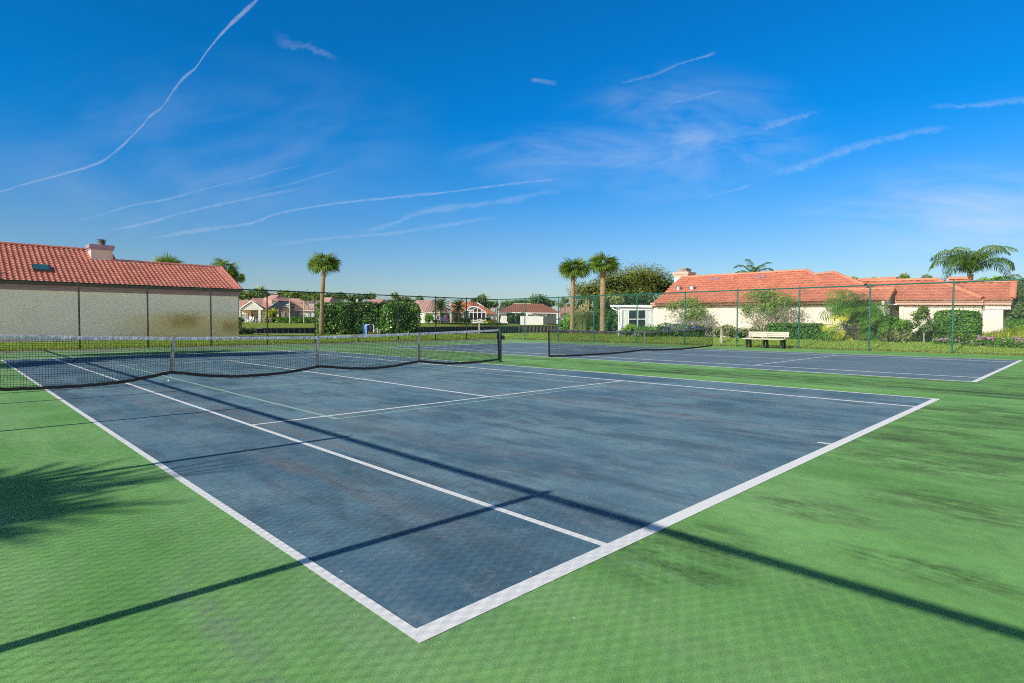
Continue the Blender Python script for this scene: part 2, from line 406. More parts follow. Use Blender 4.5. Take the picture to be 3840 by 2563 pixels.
M['frame_grey'] = plain('weathered_white_frame', (.60, .61, .60), .6, .1, 5, .3)
M['glass'] = glass_mat('dark_window_glass', (.012, .018, .022))
M['glass_blue'] = glass_mat('blue_skylight_glass', (.02, .09, .11), .15)
def curtain_mat():
    t = NT('sheer_curtain_behind_glass'); x, y, z = t.xyz()
    w = t.math('SINE', t.math('MULTIPLY', t.math('ADD', x, y), 58.))
    c = t.mix(t.ramp(w, -1, 1), (.36, .40, .38), (.60, .63, .60))
    return t.done(t.bsdf(c, .35, .5))
M['curtain'] = curtain_mat()
def screen_mat(name, col, a):
    t = NT(name); tr = t.n('ShaderNodeBsdfTransparent'); p = t.bsdf(col, .7, .2)
    mx = t.n('ShaderNodeMixShader'); mx.inputs[0].default_value = a
    t.l(tr.outputs[0], mx.inputs[1]); t.l(p, mx.inputs[2]); return t.done(mx.outputs[0])
M['screen'] = screen_mat('insect_screen', (.012, .016, .02), .72)
M['screen_roof'] = screen_mat('dark_screen_roof', (.045, .055, .075), .93)
def trunk_mat(name, a, b, freq):
    t = NT(name); x, y, z = t.xyz()
    r = t.math('FRACT', t.math('MULTIPLY', t.math('ADD', z, t.math('MULTIPLY', t.noise(3., 3), .14)), freq))
    c = t.mix(t.ramp(t.noise(5., 5, .7), .3, .7), a, b)
    c = t.mix(t.ramp(r, .8, .98, 0, .7), c, tuple(.35*q for q in a))
    c = t.mix(t.ramp(t.noise(1.6, 4, .7), .5, .7, 0, .6), c, (.36, .34, .29))
    return t.done(t.bsdf(c, .9, .15, 0, t.bump(t.math('ADD', r, t.noise(18., 4)), .6, .03)))
M['trunk'] = trunk_mat('sabal_trunk_bark', (.26, .18, .09), (.34, .25, .14), 9.)
M['trunk_pale'] = trunk_mat('pale_palm_trunk', (.42, .38, .32), (.55, .5, .43), 7.)
M['trunk_dark'] = trunk_mat('dark_date_palm_trunk', (.11, .075, .045), (.18, .13, .08), 8.)
M['boot'] = leafmat('dry_frond_boots', (.16, .085, .045), (.50, .36, .22), trans=0.)
M['branch'] = plain('pale_branch_bark', (.38, .33, .26), .85, .25, 10, .15)
M['branch_dk'] = plain('dark_branch_bark', (.10, .08, .055), .9, .3, 10, .1)
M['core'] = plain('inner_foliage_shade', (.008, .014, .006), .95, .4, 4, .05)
M['fan'] = leafmat('fan_frond', (0.057, 0.116, 0.020), (0.346, 0.428, 0.099), (0.140, 0.231, 0.039), trans=.25, rough=.38, spec=.5)
M['pinn'] = leafmat('feather_frond', (0.037, 0.099, 0.023), (0.281, 0.362, 0.083), (0.099, 0.189, 0.037), trans=.25, rough=.4, spec=.5)
M['hedge'] = leafmat('glossy_hedge_leaf', (0.022, 0.085, 0.020), (0.302, 0.473, 0.066), (0.085, 0.217, 0.034), trans=.2, rough=.32, spec=.6)
M['clip'] = leafmat('clipped_hedge_leaf', (0.033, 0.107, 0.017), (0.248, 0.428, 0.050), (0.099, 0.248, 0.029), trans=.25)
M['bright'] = leafmat('bright_green_leaf', (0.050, 0.165, 0.017), (0.395, 0.560, 0.057), (0.165, 0.346, 0.033), trans=.3)
M['yellowleaf'] = leafmat('yellow_green_leaf', (0.132, 0.198, 0.020), (0.620, 0.620, 0.066), (0.362, 0.445, 0.041), trans=.3)
M['olive'] = leafmat('olive_willowy_leaf', (.045, .065, .014), (.30, .33, .065), (.13, .165, .032), trans=.25)
M['darkleaf'] = leafmat('dark_tree_leaf', (0.022, 0.057, 0.022), (0.169, 0.246, 0.057), (0.066, 0.123, 0.034), trans=.2)
M['midleaf'] = leafmat('mid_green_leaf', (0.033, 0.083, 0.020), (0.231, 0.314, 0.057), (0.099, 0.165, 0.033), trans=.25)
M['greyleaf'] = leafmat('grey_green_leaf', (0.083, 0.107, 0.050), (0.494, 0.544, 0.215), (0.231, 0.272, 0.099), trans=.25)
M['philo'] = leafmat('split_leaf', (0.024, 0.090, 0.020), (0.620, 0.620, 0.066), (0.116, 0.248, 0.033), trans=.3, rough=.3, spec=.6)
M['oleander'] = leafmat('pale_shrub_leaf', (.07, .13, .03), (.42, .52, .11), (.20, .30, .06), trans=.3)
M['purple'] = leafmat('violet_petal', (.18, .12, .42), (.42, .32, .75), trans=.3)
M['pink'] = leafmat('pink_petal', (.42, .16, .38), (.75, .42, .66), trans=.3)
M['plume'] = leafmat('pampas_plume', (.50, .38, .17), (.85, .72, .42), trans=.3)
M['rust'] = leafmat('rusty_leaf', (.14, .10, .03), (.42, .26, .10), (.2, .18, .05), trans=.25)
# ------------------------------------------------------------------ ground, courts, canal
CX0, CX1, CY0, CY1 = -3.95, 30.02, -12.0, 31.05
X2 = 15.09
def sheet(name, x0, x1, y0, y1, z, mat, kind='structure', nx=1, ny=1):
    m = MB(); m.poly([(x0,y0,z),(x1,y0,z),(x1,y1,z),(x0,y1,z)])
    return tag(m.build(name, mat), kind=kind)
m = MB(); m.box(CX0, CX1, CY0, CY1, -.12, 0)
tag(m.build('court_apron', M['green']), kind='structure')
for ox in (0, X2): sheet('court_surface', ox+.02, ox+10.95, .02, 23.75, .0012, M['blue'])
def lines(ox):
    m = MB(); z = .003; w = .056; bw = .1; wr = .085 if ox == 0 else .11
    def r(x0, x1, y0, y1): m.poly([(ox+x0,y0,z),(ox+x1,y0,z),(ox+x1,y1,z),(ox+x0,y1,z)])
    r(0, 10.97, 0, bw); r(0, 10.97, 23.77-bw, 23.77)
    wl = w if ox == 0 else wr
    for x0, x1 in ((0, wl), (10.97-wr, 10.97), (1.372, 1.372+wl), (9.598-wr, 9.598)): r(x0, x1, bw, 23.77-bw)
    for y0, y1 in ((5.485, 5.485+w), (18.285-w, 18.285)):
        r(1.372+wl, 9.598-wr, y0, y1)
    r(5.45, 5.522, 5.485+w, 18.285-w)
    r(5.46, 5.512, bw, bw+.13); r(5.46, 5.512, 23.77-bw-.13, 23.77-bw)
    return tag(m.build('court_lines', M['line']), kind='structure')
lines(0); lines(X2)
m = MB(); z = .0022; w = .05
for x0, x1, y0, y1 in ((2.40,2.45,5.19,18.58),(8.54,8.59,5.19,18.58),(2.45,8.54,5.19,5.23),(2.45,8.54,18.54,18.58),(2.45,8.54,9.77,9.81),(2.45,8.54,13.96,14.0),(5.465,5.51,5.23,5.48)):
    m.poly([(x0,y0,z),(x1,y0,z),(x1,y1,z),(x0,y1,z)])
tag(m.build('small_court_lines', M['gline']), kind='structure')

# near lawn: a ring round the court that rises gently, then level ground out to the canal bank
def lawn_z(x, y):
    d = max(CX0-x, x-CX1, CY0-y, y-CY1, 0)
    k = min(d/3.2, 1)
    z = .0+.2*k*k*(3-2*k)
    if x > CX1: z += .14*min((x-CX1)/3.6, 1)
    return z
bank = [at(-400, 1262, 46), at(600, 1255.6, 51)[:2]+(0,), at(1030, 1252.5, 53.2), at(1885, 1251.2, 57.4), at(2027, 1252, 56.5), at(2110, 1252, 57), at(2150, 1245, 75), at(2200, 1240, 150)]
bank = [(p[0], p[1]) for p in bank]
def strip_grid(name, xs, ys, mat, zf, keep=None):
    vs = [(x, y, zf(x, y)) for y in ys for x in xs]; n = len(xs); fs = []
    for j in range(len(ys)-1):
        for i in range(n-1):
            cx, cy = (xs[i]+xs[i+1])/2, (ys[j]+ys[j+1])/2
            if CX0 < cx < CX1 and CY0 < cy < CY1: continue
            if keep and not keep(cx, cy): continue
            fs.append((j*n+i, j*n+i+1, (j+1)*n+i+1, (j+1)*n+i))
    m = MB(); m.add(vs, fs); return tag(m.build(name, mat, smooth=True), kind='structure')
xs = [-120,-60,-30,-15,-9,-7.5,-6.2,-5.4,-4.6,CX0]+[0,6,12,18,24]+[CX1,30.4,31,31.6,32.2,33,34,36,39]
ys = [-90,-40,-20,-15.2,-13.5,CY0]+[-6,0,6,12,18,24]+[CY1,31.4,31.9,32.5,33.2,34.3,35.2]
strip_grid('lawn', xs, ys, M['lawn'], lawn_z)
# level ground beyond that ring: back strip to the bank, and out to the right
def fill(pts, z, name, mat):
    m = MB(); m.poly([(p[0], p[1], z) for p in pts]); return tag(m.build(name, mat), kind='structure')
fill([(-120,35.2),(39,35.2)]+[b for b in bank[::-1] if b[1] > 35.2 and b[0] < 39.2]+[(-120, 58)], .199, 'canal_bank', M['lawn'])
m = MB()
m.poly([(39,-90,.34),(120,-90,.34),(120,60,.34),(bank[-1][0],bank[-1][1],.34),(bank[-2][0],bank[-2][1],.33),(bank[-3][0],bank[-3][1],.3),(bank[-4][0],bank[-4][1],.28),(bank[-5][0],bank[-5][1],.2),(39,35.2,.34)])
tag(m.build('side_lawn', M['lawn']), kind='structure')
# canal water and the concrete cap of the near bank
m = MB(); a, b, c, d = at(-900, 1262, 40), at(2700, 1262, 40), at(2900, 1240, 420), at(-1500, 1240, 420)
m.poly([(p[0], p[1], -.9) for p in (a, b, c, d)])
tag(m.build('canal_water', M['water']), kind='structure')
m = MB()
for i in range(len(bank)-3):
    p, q = bank[i], bank[i+1]
    m.bar((p[0], p[1], .17), (q[0], q[1], .17), .34, .12); m.bar((p[0], p[1], -.5), (q[0], q[1], -.5), .12, 1.24)
tag(m.build('canal_bank_cap', M['conc']), 'low concrete cap along the near edge of the canal', 'canal wall')
# far seawall, then the far lawn that climbs to the houses and runs to the horizon
SW = [(-700, 1241, 56), (300, 1236, 66), (980, 1232.2, 73.5), (1570, 1227.6, 98), (1700, 1225.8, 110), (1936, 1224.6, 124), (1943, 1222.6, 139), (2096, 1222, 150), (2600, 1221, 190)]
swp = []
for px, py, D in SW:
    p = at(px, py, D); swp.append((p[0], p[1]))
def far_dir(i): 
    return V((math.sin(YAW), math.cos(YAW)))
m = MB(); rows = [0, 8, 20, 40, 60, 140, 500, 4000]; vs = []
for k, r in enumerate(rows):
    for j, p in enumerate(swp):
        f = far_dir(j)*r
        lat = 0
        if r >= 500: lat = (j-4)*r*.22
        rr = V((math.cos(YAW), -math.sin(YAW)))*lat
        zz = .45+min(r*.017, .72)
        if j >= 5: zz = .45+min(r*.012, .72)
        vs.append((p[0]+f[0]+rr[0], p[1]+f[1]+rr[1], zz))
n = len(swp)
m.add(vs, [(k*n+j, k*n+j+1, (k+1)*n+j+1, (k+1)*n+j) for k in range(len(rows)-1) for j in range(n-1)])
tag(m.build('ground', M['farlawn'], smooth=True), kind='structure')
def seawall(i0, i1, name, label, mat, bmat, step, braces):
    t = thing(name, label, 'seawall', (swp[i0][0], swp[i0][1], -.9))
    m = MB(); b = MB()
    for i in range(i0, i1):
        p, q = V(swp[i]), V(swp[i+1]); d = q-p; L = np.linalg.norm(d); d = d/L; nn = V((d[1], -d[0]))
        if np.dot(nn, V((EYE[0], EYE[1]))-p) < 0: nn = -nn
        m.bar((*p, -.25), (*q, -.25), .14, 1.36)
        b.bar((*(p+nn*.05), .46), (*(q+nn*.05), .46), .42, .1)
        s = step/2
        while s < L:
            c = p+d*s+nn*.13
            b.bar((*c, -1.), (*c, .4), .10 if not braces else .24, .1 if not braces else .2, up=(nn[0], nn[1], 0))
            if braces:
                e = c+nn*.55; b.bar((*(c+d*.4), .35), (*(e), -1.), .18, .16)
            s += step
    m.build('planking', mat, t); b.build('piling', bmat, t)
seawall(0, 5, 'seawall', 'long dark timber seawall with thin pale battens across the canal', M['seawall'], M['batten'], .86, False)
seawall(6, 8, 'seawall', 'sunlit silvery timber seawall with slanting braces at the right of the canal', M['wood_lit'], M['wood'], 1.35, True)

# ------------------------------------------------------------------ chain-link fences
def chain_mesh(L, H, dx=.0707, r=.0025, seg=.28):
    """diamond mesh in the local x-z plane, x from 0 to L, z from .03 to H"""
    q = []; ns = max(2, int(H/seg)); off = [(0, r*1.2), (r, -r*.6), (-r, -r*.6)]
    for sgn in (1, -1):
        xs = np.arange(-H, L+H, dx)
        for k in range(ns):
            za, zb = .03+(H-.03)*k/ns, .03+(H-.03)*(k+1)/ns
            xa = xs+sgn*za; xb = xs+sgn*zb
            ok = (np.minimum(xa, xb) >= 0) & (np.maximum(xa, xb) <= L)
            A, B = xa[ok], xb[ok]
            for e in range(3):
                o1, o2 = off[e], off[(e+1) % 3]
                y = sgn*r*.8
                Q = np.zeros((len(A), 4, 3))
                Q[:,0] = np.stack([A+o1[0], np.full(len(A), y+o1[1]), np.full(len(A), za)], 1)
                Q[:,1] = np.stack([A+o2[0], np.full(len(A), y+o2[1]), np.full(len(A), za)], 1)
                Q[:,2] = np.stack([B+o2[0], np.full(len(A), y+o2[1]), np.full(len(A), zb)], 1)
                Q[:,3] = np.stack([B+o1[0], np.full(len(A), y+o1[1]), np.full(len(A), zb)], 1)
                q.append(Q)
    m = MB(); m.quads(np.concatenate(q)); return m
def fence(label, base, rotz, L, posts, mp, mw, H=3.05, wr=.0025):
    t = thing('chain_link_fence', label, 'fence', base, None, rotz)
    chain_mesh(L, H+.02, r=wr).build('chain_link_mesh', mw, t, local=True)
    m = MB(); m.tube([(0,0,H),(L,0,H)], .033, 8)
    k = 0.; spiral = []
    while k < L:                                   # tie wires and mesh knuckles wrapped over the rail
        spiral.append((k, .035*math.cos(k*44), H+.004+.035*math.sin(k*44))); k += .036
    m.tube(spiral, .0035, 3, cap=False)
    m.build('top_rail', mp, t, local=True)
    m = MB(); m.tube([(0,0,.06),(L,0,.06)], .004, 4); m.build('tension_wire', mw, t, local=True)
    first = None
    for i, x in enumerate(posts):
        if first is None:
            m = MB(); m.tube([(0,0,-.1),(0,0,H+.03)], .037, 10)
            m.lathe((0,0,H+.03), [(.038,-.02),(.038,.01),(.02,.04),(.004,.05)], 10)
            for zz in (.3, .9, 1.5, 2.1, 2.7): m.lathe((0,0,zz), [(.037,-.012),(.037,.012)], 10)
            first = m.build('post', mp, t, local=True); first.location = (x,0,0)
        else:
            o = first.copy(); C.objects.link(o); o.parent = t; o.location = (x,0,0)
    return t
FY, FX = 31.1, 30.05
fence('long dark green chain-link fence behind the far baselines, before the left house', (0.2-9, FY, .03), 0, FX+8.8, [x+8.8 for x in (-2.9,.2,3.21,6.0,8.95,11.96,14.85,17.81,20.82,23.98,26.88,FX)], M['post_dark'], M['wire_dark'])
fence('teal green chain-link fence along the right side of the courts, behind the bench', (FX, FY-.03, .03), -PI/2, 38.5, [FY-.03-y for y in (28.09,24.8,21.7,18.37,15.1,11.99,8.8,5.69,2.57,-.5,-3.5)], M['post_teal'], M['wire_teal'])
fence('chain-link fence along the near left side of the courts, casting the long shadows', (-3.66, -9.0, .0), PI/2, 40., [1.16+3.01*i for i in range(13)], M['post_dark'], M['wire_dark'], wr=.0021)

# ------------------------------------------------------------------ tennis nets
def interp(xs, ys): return lambda x: float(np.interp(x, xs, ys))
def net(ox, label, top, bot, xl, xr, straps, tape, mpost, post_names, belly, posts):
    Y = 11.885; t = thing('tennis_net', label, 'tennis net', (ox+5.5, Y, 0))
    xs = np.arange(xl, xr+1e-6, .0455); N = len(xs); nh = 23
    T = np.array([top(x) for x in xs]); B = np.array([bot(x) for x in xs])
    B = np.convolve(np.pad(B, 3, 'edge'), np.ones(7)/7, 'valid')*.5+B*.5
    tt = np.linspace(0, 1, nh); tape_h = .064
    Z = (T-tape_h)[:,None]*(1-tt)[None]+(B+.03)[:,None]*tt[None]
    hang = np.array([belly(x) for x in xs])
    Yo = Y-hang[:,None]*np.sin(tt*PI*.5)[None]**2*1.0
    Xo = xs[:,None]+ox+.010*np.sin(tt*9)[None]*np.sin(xs*2.1)[:,None]*tt[None]
    P = np.stack([Xo, Yo, Z], -1)
    P[1:-1,1:] += rng.normal(0, .003, P[1:-1,1:].shape)
    def cords(A, Bp, r):
        d = Bp-A; q = []
        ref = np.array([0, 1., 0]); s1 = np.cross(d, ref); s1 /= np.linalg.norm(s1, axis=-1, keepdims=True)
        s2 = np.broadcast_to(ref, d.shape)
        of = [s1*r, -s1*r*.5+s2*r*.87, -s1*r*.5-s2*r*.87]
        for e in range(3):
            a, b = of[e], of[(e+1) % 3]; q.append(np.stack([A+a, A+b, Bp+b, Bp+a], -2))
        return np.concatenate(q)
    m = MB()
    m.quads(cords(P[:,:-1].reshape(-1,3), P[:,1:].reshape(-1,3), .0031))
    m.quads(cords(P[:-1].reshape(-1,3), P[1:].reshape(-1,3), .0031))
    up = P[:,:7].copy(); up[...,1] += .006; up[...,2] -= .012
    m.quads(cords(up[:-1].reshape(-1,3), up[1:].reshape(-1,3), .0018))
    m.build('mesh_netting', M['cord'], t)
    m = MB()                                        # headband folded over the cable, slightly wrinkled
    ring = []
    for i, x in enumerate(xs):
        w = rng.normal(0, .003); h = T[i]
        ring.append([(x+ox,Y-.016+w,h-.064+rng.normal(0,.004)),(x+ox,Y-.013+w,h-.03),(x+ox,Y-.008,h-.004),(x+ox,Y,h+.003),(x+ox,Y+.008,h-.004),(x+ox,Y+.014+w,h-.064)])
    R = np.array(ring); q = [np.stack([R[:-1,k], R[1:,k], R[1:,k+1], R[:-1,k+1]], -2) for k in range(5)]
    m.quads(np.concatenate(q)); m.build('headband', tape, t)
    m = MB(); bp = P[:,-1]
    for i in range(N-1): m.bar(bp[i], bp[i+1], .012, .062, up=(0,0,1))
    for xx in (0, N-1): m.bar(P[xx,0]+V((0,0,.05)), P[xx,-1], .012, .07, up=(1,0,0))
    m.build('edge_band', M['band'], t)
    for sx, tilt, zb in straps:
        s = MB(); x = ox+sx; h = top(sx)+.006
        s.bar((x,Y-.024,h),(x+tilt*.6,Y-.03,zb+.18),.052,.006,up=(0,1,0)); s.bar((x+tilt*.6,Y-.031,zb+.2),(x+tilt,Y-.028,zb),.05,.006,up=(0,1,0))
        s.bar((x,Y-.024,h),(x,Y+.022,h),.052,.006); s.bar((x,Y+.022,h),(x+tilt,Y+.02,zb+.05),.05,.005,up=(0,1,0))
        for zz in (.74, .42): s.bar((x+tilt*.4-.034,Y-.033,zz*h),(x+tilt*.4+.034,Y-.033,zz*h),.014,.03,up=(0,0,1))
        so = s.build('center_strap', M['strap'], t)
        s = MB(); s.tube([(x+tilt,Y-.026,zb),(x+tilt-.006,Y-.02,zb-.05),(x+tilt+.004,Y-.01,max(zb-.16,.01))], .006, 6)
        s.build('strap_hook', M['steel'], so)
    for px_, side, mat in posts:
        s = MB(); x = px_; s.tube([(x,Y,-.05),(x,Y,1.075)], .042, 14)
        s.lathe((x,Y,1.075), [(.043,-.02),(.046,-.005),(.046,.015),(.03,.03)], 14)
        s.lathe((x,Y,0), [(.07,.0),(.07,.012),(.05,.02)], 14)
        p = s.build('net_post', mat, t, smooth=False)
        s = MB(); s.tube([(x+side*.03,Y,1.05),(x-side*.1,Y,1.045)], .006, 6); s.build('net_cable', M['steel'], p)
        if side:                                    # ratchet winder on the outer face
            s = MB(); cx = x+side*.075
            s.tube([(cx,Y-.05,.80),(cx,Y+.05,.80)], .062, 16); s.tube([(cx,Y-.062,.80),(cx,Y-.05,.80)], .072, 16)
            s.bar((x,Y,.80),(cx,Y,.80),.05,.10); s.tube([(cx,Y-.07,.8),(cx+side*.03,Y-.085,.72),(cx+side*.03,Y-.14,.72)], .009, 6)
            s.build('net_winder', mat, p)
    return t
net(0, 'near tennis net with white headband and three straps, sagging between them', interp([-.9,0,.67,2.19,5.46,8.6,9.5,11.86],[1.07,1.035,1.01,.97,.935,.99,1.01,1.07]),
    interp([-.9,-.3,.4,.8,1.3,1.75,2.12,2.5,2.9,3.4,4.2,4.8,5.2,5.46,5.75,6.3,7.0,7.7,8.2,8.57,8.95,9.6,10.3,11.0,11.85],[.06,.03,.02,.025,.06,.13,.2,.13,.065,.025,.02,.055,.11,.15,.12,.05,.015,.04,.10,.14,.09,.02,.01,.02,.06]),
    -.86, 11.82, [(2.19,-.075,.16),(5.46,0,.12),(8.6,.02,.12)], M['tape'], M['black'], None, lambda x: .05+.05*math.sin(x*1.3)**2, [(-.914,-1,M['black']),(11.9,1,M['black'])])
net(X2, 'far tennis net with worn mauve headband between teal posts', interp([-.85,1.7,5.49,8.6,11.8],[1.07,.975,.905,.97,1.07]),
    interp([-.8,.5,1.2,2.8,4.2,5.49,6.5,8.6,11.0,11.8],[.06,.03,.03,.02,.05,.09,.05,.03,.08,.12]), -.78, 11.78, [(5.49,0,.05)], M['tape2'], M['teal_pale'], None, lambda x: .03, [(-.88,-1,M['teal_pale']),(11.86,0,M['teal_dk'])])
g = on_z(*frame(0,1200,.38314)(1660,610))
m = MB(); 
pts = [(g[0]+.03*math.cos(a), g[1], .028+.03*math.sin(a)) for a in np.linspace(0, 2*PI, 14)]
m.tube(pts, .005, 5, cap=False); m.lathe((g[0],g[1],.008), [(.03,0),(.03,.006)], 10)
tag(m.build('ground_anchor', M['steel']), 'small steel ring anchor set in the blue court below the near net', 'anchor')

# ------------------------------------------------------------------ bench
t = thing('park_bench', 'cream slatted park bench on dark legs beside the right fence', 'bench', (29.35, 10.15, 0))
first = None
def bench_leg():
    m = MB()
    for pts in ([(28.98,.0),(29.10,.0),(29.13,.12),(29.10,.25),(29.14,.36),(29.30,.42),(29.30,.45),(28.92,.45),(28.94,.30),(29.0,.16)],
                [(29.42,.0),(29.56,.0),(29.52,.2),(29.50,.45),(29.30,.45),(29.30,.42),(29.36,.36),(29.40,.2)]):
        m.prism([(x-29.35, -.04, z) for x, z in pts], (0,.08,0))
    return m
for i, y in enumerate((11.0, 10.13, 9.27)):
    if first is None: first = bench_leg().build('leg', M['bench_leg'], t, local=True); first.location = (0,y-10.15,0); o = first
    else: o = first.copy(); C.objects.link(o); o.parent = t; o.location = (0,y-10.15,0)
bp = None
for i, y in enumerate((11.0, 10.13, 9.27)):
    if bp is None:
        m = MB(); m.bar((.12,-.0,.44),(.19,0,.84),.07,.05,up=(0,1,0)); bp = m.build('back_support', M['conc'], t, local=True); o = bp
    else: o = bp.copy(); C.objects.link(o); o.parent = t
    o.location = (0,y-10.15,0)
for k in range(4):
    m = MB(); x0 = 28.86+k*.125; m.box(x0, x0+.105, 9.12, 11.2, .452+.004*k, .492+.004*k); m.build('seat_slat', M['bench_slat'], t)
for k in range(3):
    m = MB(); z0 = .575+k*.092; xo = 29.46+.014*k; m.prism([(xo,9.08,z0),(xo+.035,9.08,z0),(xo+.05,9.08,z0+.082),(xo+.015,9.08,z0+.082)], (0,2.03,0)); m.build('back_slat', M['bench_slat'], t)
# ------------------------------------------------------------------ foliage makers
def unit(v): return v/(np.linalg.norm(v, axis=-1, keepdims=True)+1e-9)
def leaves(P, Nrm, L, Wd, rnd=.8, droop=0., R=None):
    """rhombic leaves at points P, facing roughly Nrm; returns quads"""
    R = R or rng; n = len(P)
    nn = unit(Nrm+R.normal(0, rnd, (n, 3)))
    t = unit(np.cross(nn, R.normal(0, 1, (n, 3)))); t[:,2] -= droop; t = unit(t); s = unit(np.cross(nn, t))
    k = R.uniform(.6, 1.35, (n, 1)); a = t*L*.5*k; b = s*Wd*.5*k
    return np.stack([P-a, P+b-a*.1, P+a, P-b-a*.1], 1)
def cloud(blobs, n, L, Wd=None, clump=None, shell=(.72, 1.04), per=16, seed=1, droop=0., rnd=.7, tb=0., gz=.35):
    """leaf clumps over the skins of ellipsoids: (cx,cy,cz,rx,ry,rz); gaps stay between clumps"""
    R = np.random.default_rng(seed); B = np.array(blobs, float); Wd = Wd or L*.5
    w = (B[:,3]*B[:,4]+B[:,4]*B[:,5]+B[:,3]*B[:,5]); w = w/w.sum()
    K = max(3, n//per); bi = R.choice(len(B), K, p=w)
    d = unit(R.normal(0, 1, (K, 3))); d[:,2] = np.where((d[:,2] < -.35) & (R.random(K) < .6), -d[:,2], d[:,2])
    rad = R.uniform(*shell, (K, 1))
    c = B[bi,:3]+d*B[bi,3:]*rad
    cr = clump or .16*B[bi,3:].mean(1)
    ci = np.repeat(np.arange(K), per)
    cr = np.broadcast_to(cr, (K,))
    P = c[ci]+R.normal(0, 1, (len(ci), 3))*cr[ci][:,None]
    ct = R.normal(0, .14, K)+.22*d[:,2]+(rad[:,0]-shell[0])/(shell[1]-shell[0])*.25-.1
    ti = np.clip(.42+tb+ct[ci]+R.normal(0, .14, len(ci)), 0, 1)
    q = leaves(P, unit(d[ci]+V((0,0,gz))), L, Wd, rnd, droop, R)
    return q, ti
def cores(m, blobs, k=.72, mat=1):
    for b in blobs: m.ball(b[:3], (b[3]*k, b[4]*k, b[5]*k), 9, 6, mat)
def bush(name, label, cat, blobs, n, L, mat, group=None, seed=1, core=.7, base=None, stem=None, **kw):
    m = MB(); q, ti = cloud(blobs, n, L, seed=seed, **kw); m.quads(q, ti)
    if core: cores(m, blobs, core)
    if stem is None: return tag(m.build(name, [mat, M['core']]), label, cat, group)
    base = base or (blobs[0][0], blobs[0][1], 0)
    t = thing(name, label, cat, base, group); m.build('foliage', [mat, M['core']], t)
    s = MB(); stem(s); s.build('stem', M['branch'], t); return t
def box_leaves(c, size, rotz, n, L, seed, bulge=.05, rnd=.6):
    R = np.random.default_rng(seed); l, w, h = size
    ar = np.array([w*h, w*h, l*h, l*h, l*w*1.2]); f = R.choice(5, n, p=ar/ar.sum())
    u = R.uniform(-.5, .5, (n, 3)); Nn = np.zeros((n, 3))
    for k, (ax, sg) in enumerate(((0,1),(0,-1),(1,1),(1,-1),(2,1))):
        i = f == k; u[i,ax] = .5*sg; Nn[i,ax] = sg
    P = u*V(size)
    rnd_e = np.abs(u).copy(); e = (rnd_e[:,0]**8*256*.5+rnd_e[:,1]**8*256*.5)       # round the upper edges
    P[:,2] -= np.where(u[:,2] > .3, .09*h*np.minimum(e, 1), 0)
    lump = np.sin(P[:,0]*3.1+seed)*np.sin(P[:,2]*4.3+1)+np.sin(P[:,1]*3.7+2*seed)*np.cos(P[:,0]*1.9+P[:,2]*2.3)
    P += Nn*(bulge*lump[:,None]+R.normal(0, L*.32, (n, 1)))
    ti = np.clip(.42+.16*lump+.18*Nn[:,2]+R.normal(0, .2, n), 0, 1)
    cs, sn = math.cos(rotz), math.sin(rotz); rot = np.array([[cs, -sn, 0], [sn, cs, 0], [0, 0, 1]])
    P = P@rot.T+V(c)+V((0,0,h/2)); Nn = Nn@rot.T
    return leaves(P, Nn+V((0,0,.25)), L, L*.55, rnd, .0, R), ti
def hedge(label, c, size, rotz, n, L, mat, seed, group=None, bulge=.05, sprigs=0, parts=None):
    m = MB(); q, ti = box_leaves(c, size, rotz, n, L, seed, bulge); m.quads(q, ti)
    l, w, h = size; k = .5; cs, sn = math.cos(rotz), math.sin(rotz)
    ins = L*.55+bulge
    v = []
    for z in (0.0, h-ins):
        for a, b in ((-1,-1),(1,-1),(1,1),(-1,1)):
            x, y = a*(l/2-ins), b*(w/2-ins); v.append((c[0]+x*cs-y*sn, c[1]+x*sn+y*cs, c[2]+z))
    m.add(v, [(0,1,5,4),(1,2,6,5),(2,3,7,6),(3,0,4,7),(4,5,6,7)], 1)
    R = np.random.default_rng(seed+99)
    for i in range(sprigs):
        x, y = R.uniform(-l/2*.95, l/2*.95), R.uniform(-w/2, w/2)
        p = V((c[0]+x*cs-y*sn, c[1]+x*sn+y*cs, c[2]+h)); hh = R.uniform(.1, .28)
        P = p+np.stack([R.normal(0, .035, 7), R.normal(0, .035, 7), np.linspace(0, hh, 7)], 1)
        m.quads(leaves(P, np.tile(V((0,0,1.)), (7, 1)), L, L*.5, .9, 0, R), np.full(7, .75))
    return tag(m.build('hedge', [mat, M['core']]), label, 'hedge', group)

# --- palms, all built about the origin so that they can be copied
def fan_leaf(out, p, d, R, blade, nl=20, droop=.35, col=.5):
    d = unit(V(d)); up = V((0,0,1)); s = unit(np.cross(d, up)+R.normal(0, .12, 3)); nrm = unit(np.cross(s, d)); ro = R.normal(0, .65); s, nrm = s*math.cos(ro)+nrm*math.sin(ro), nrm*math.cos(ro)-s*math.sin(ro)
    q = []; t = []
    for k in range(nl):
        a = (k/(nl-1)-.5)*PI*1.28
        v = unit(d*math.cos(a)+s*math.sin(a)+nrm*.22*math.cos(a*2)); L = blade*(.72+.28*math.cos(a*.8))*R.uniform(.9, 1.08)
        w = blade*.055; sd = unit(np.cross(v, nrm))
        a0 = V(p); a1 = a0+v*L*.5; a2 = a0+unit(v+V((0,0,-droop*.5)))*L*.8; a3 = a2+unit(v*.6+V((0,0,-droop*1.5)))*L*.3
        ws = (w*.5, w, w*.75, w*.12); pp = (a0, a1, a2, a3)
        for i in range(3):
            q.append((pp[i]-sd*ws[i], pp[i]+sd*ws[i], pp[i+1]+sd*ws[i+1], pp[i+1]-sd*ws[i+1])); t.append(min(1, max(0, col+R.normal(0, .09)+.06*i)))
    out[0].extend(q); out[1].extend(t)
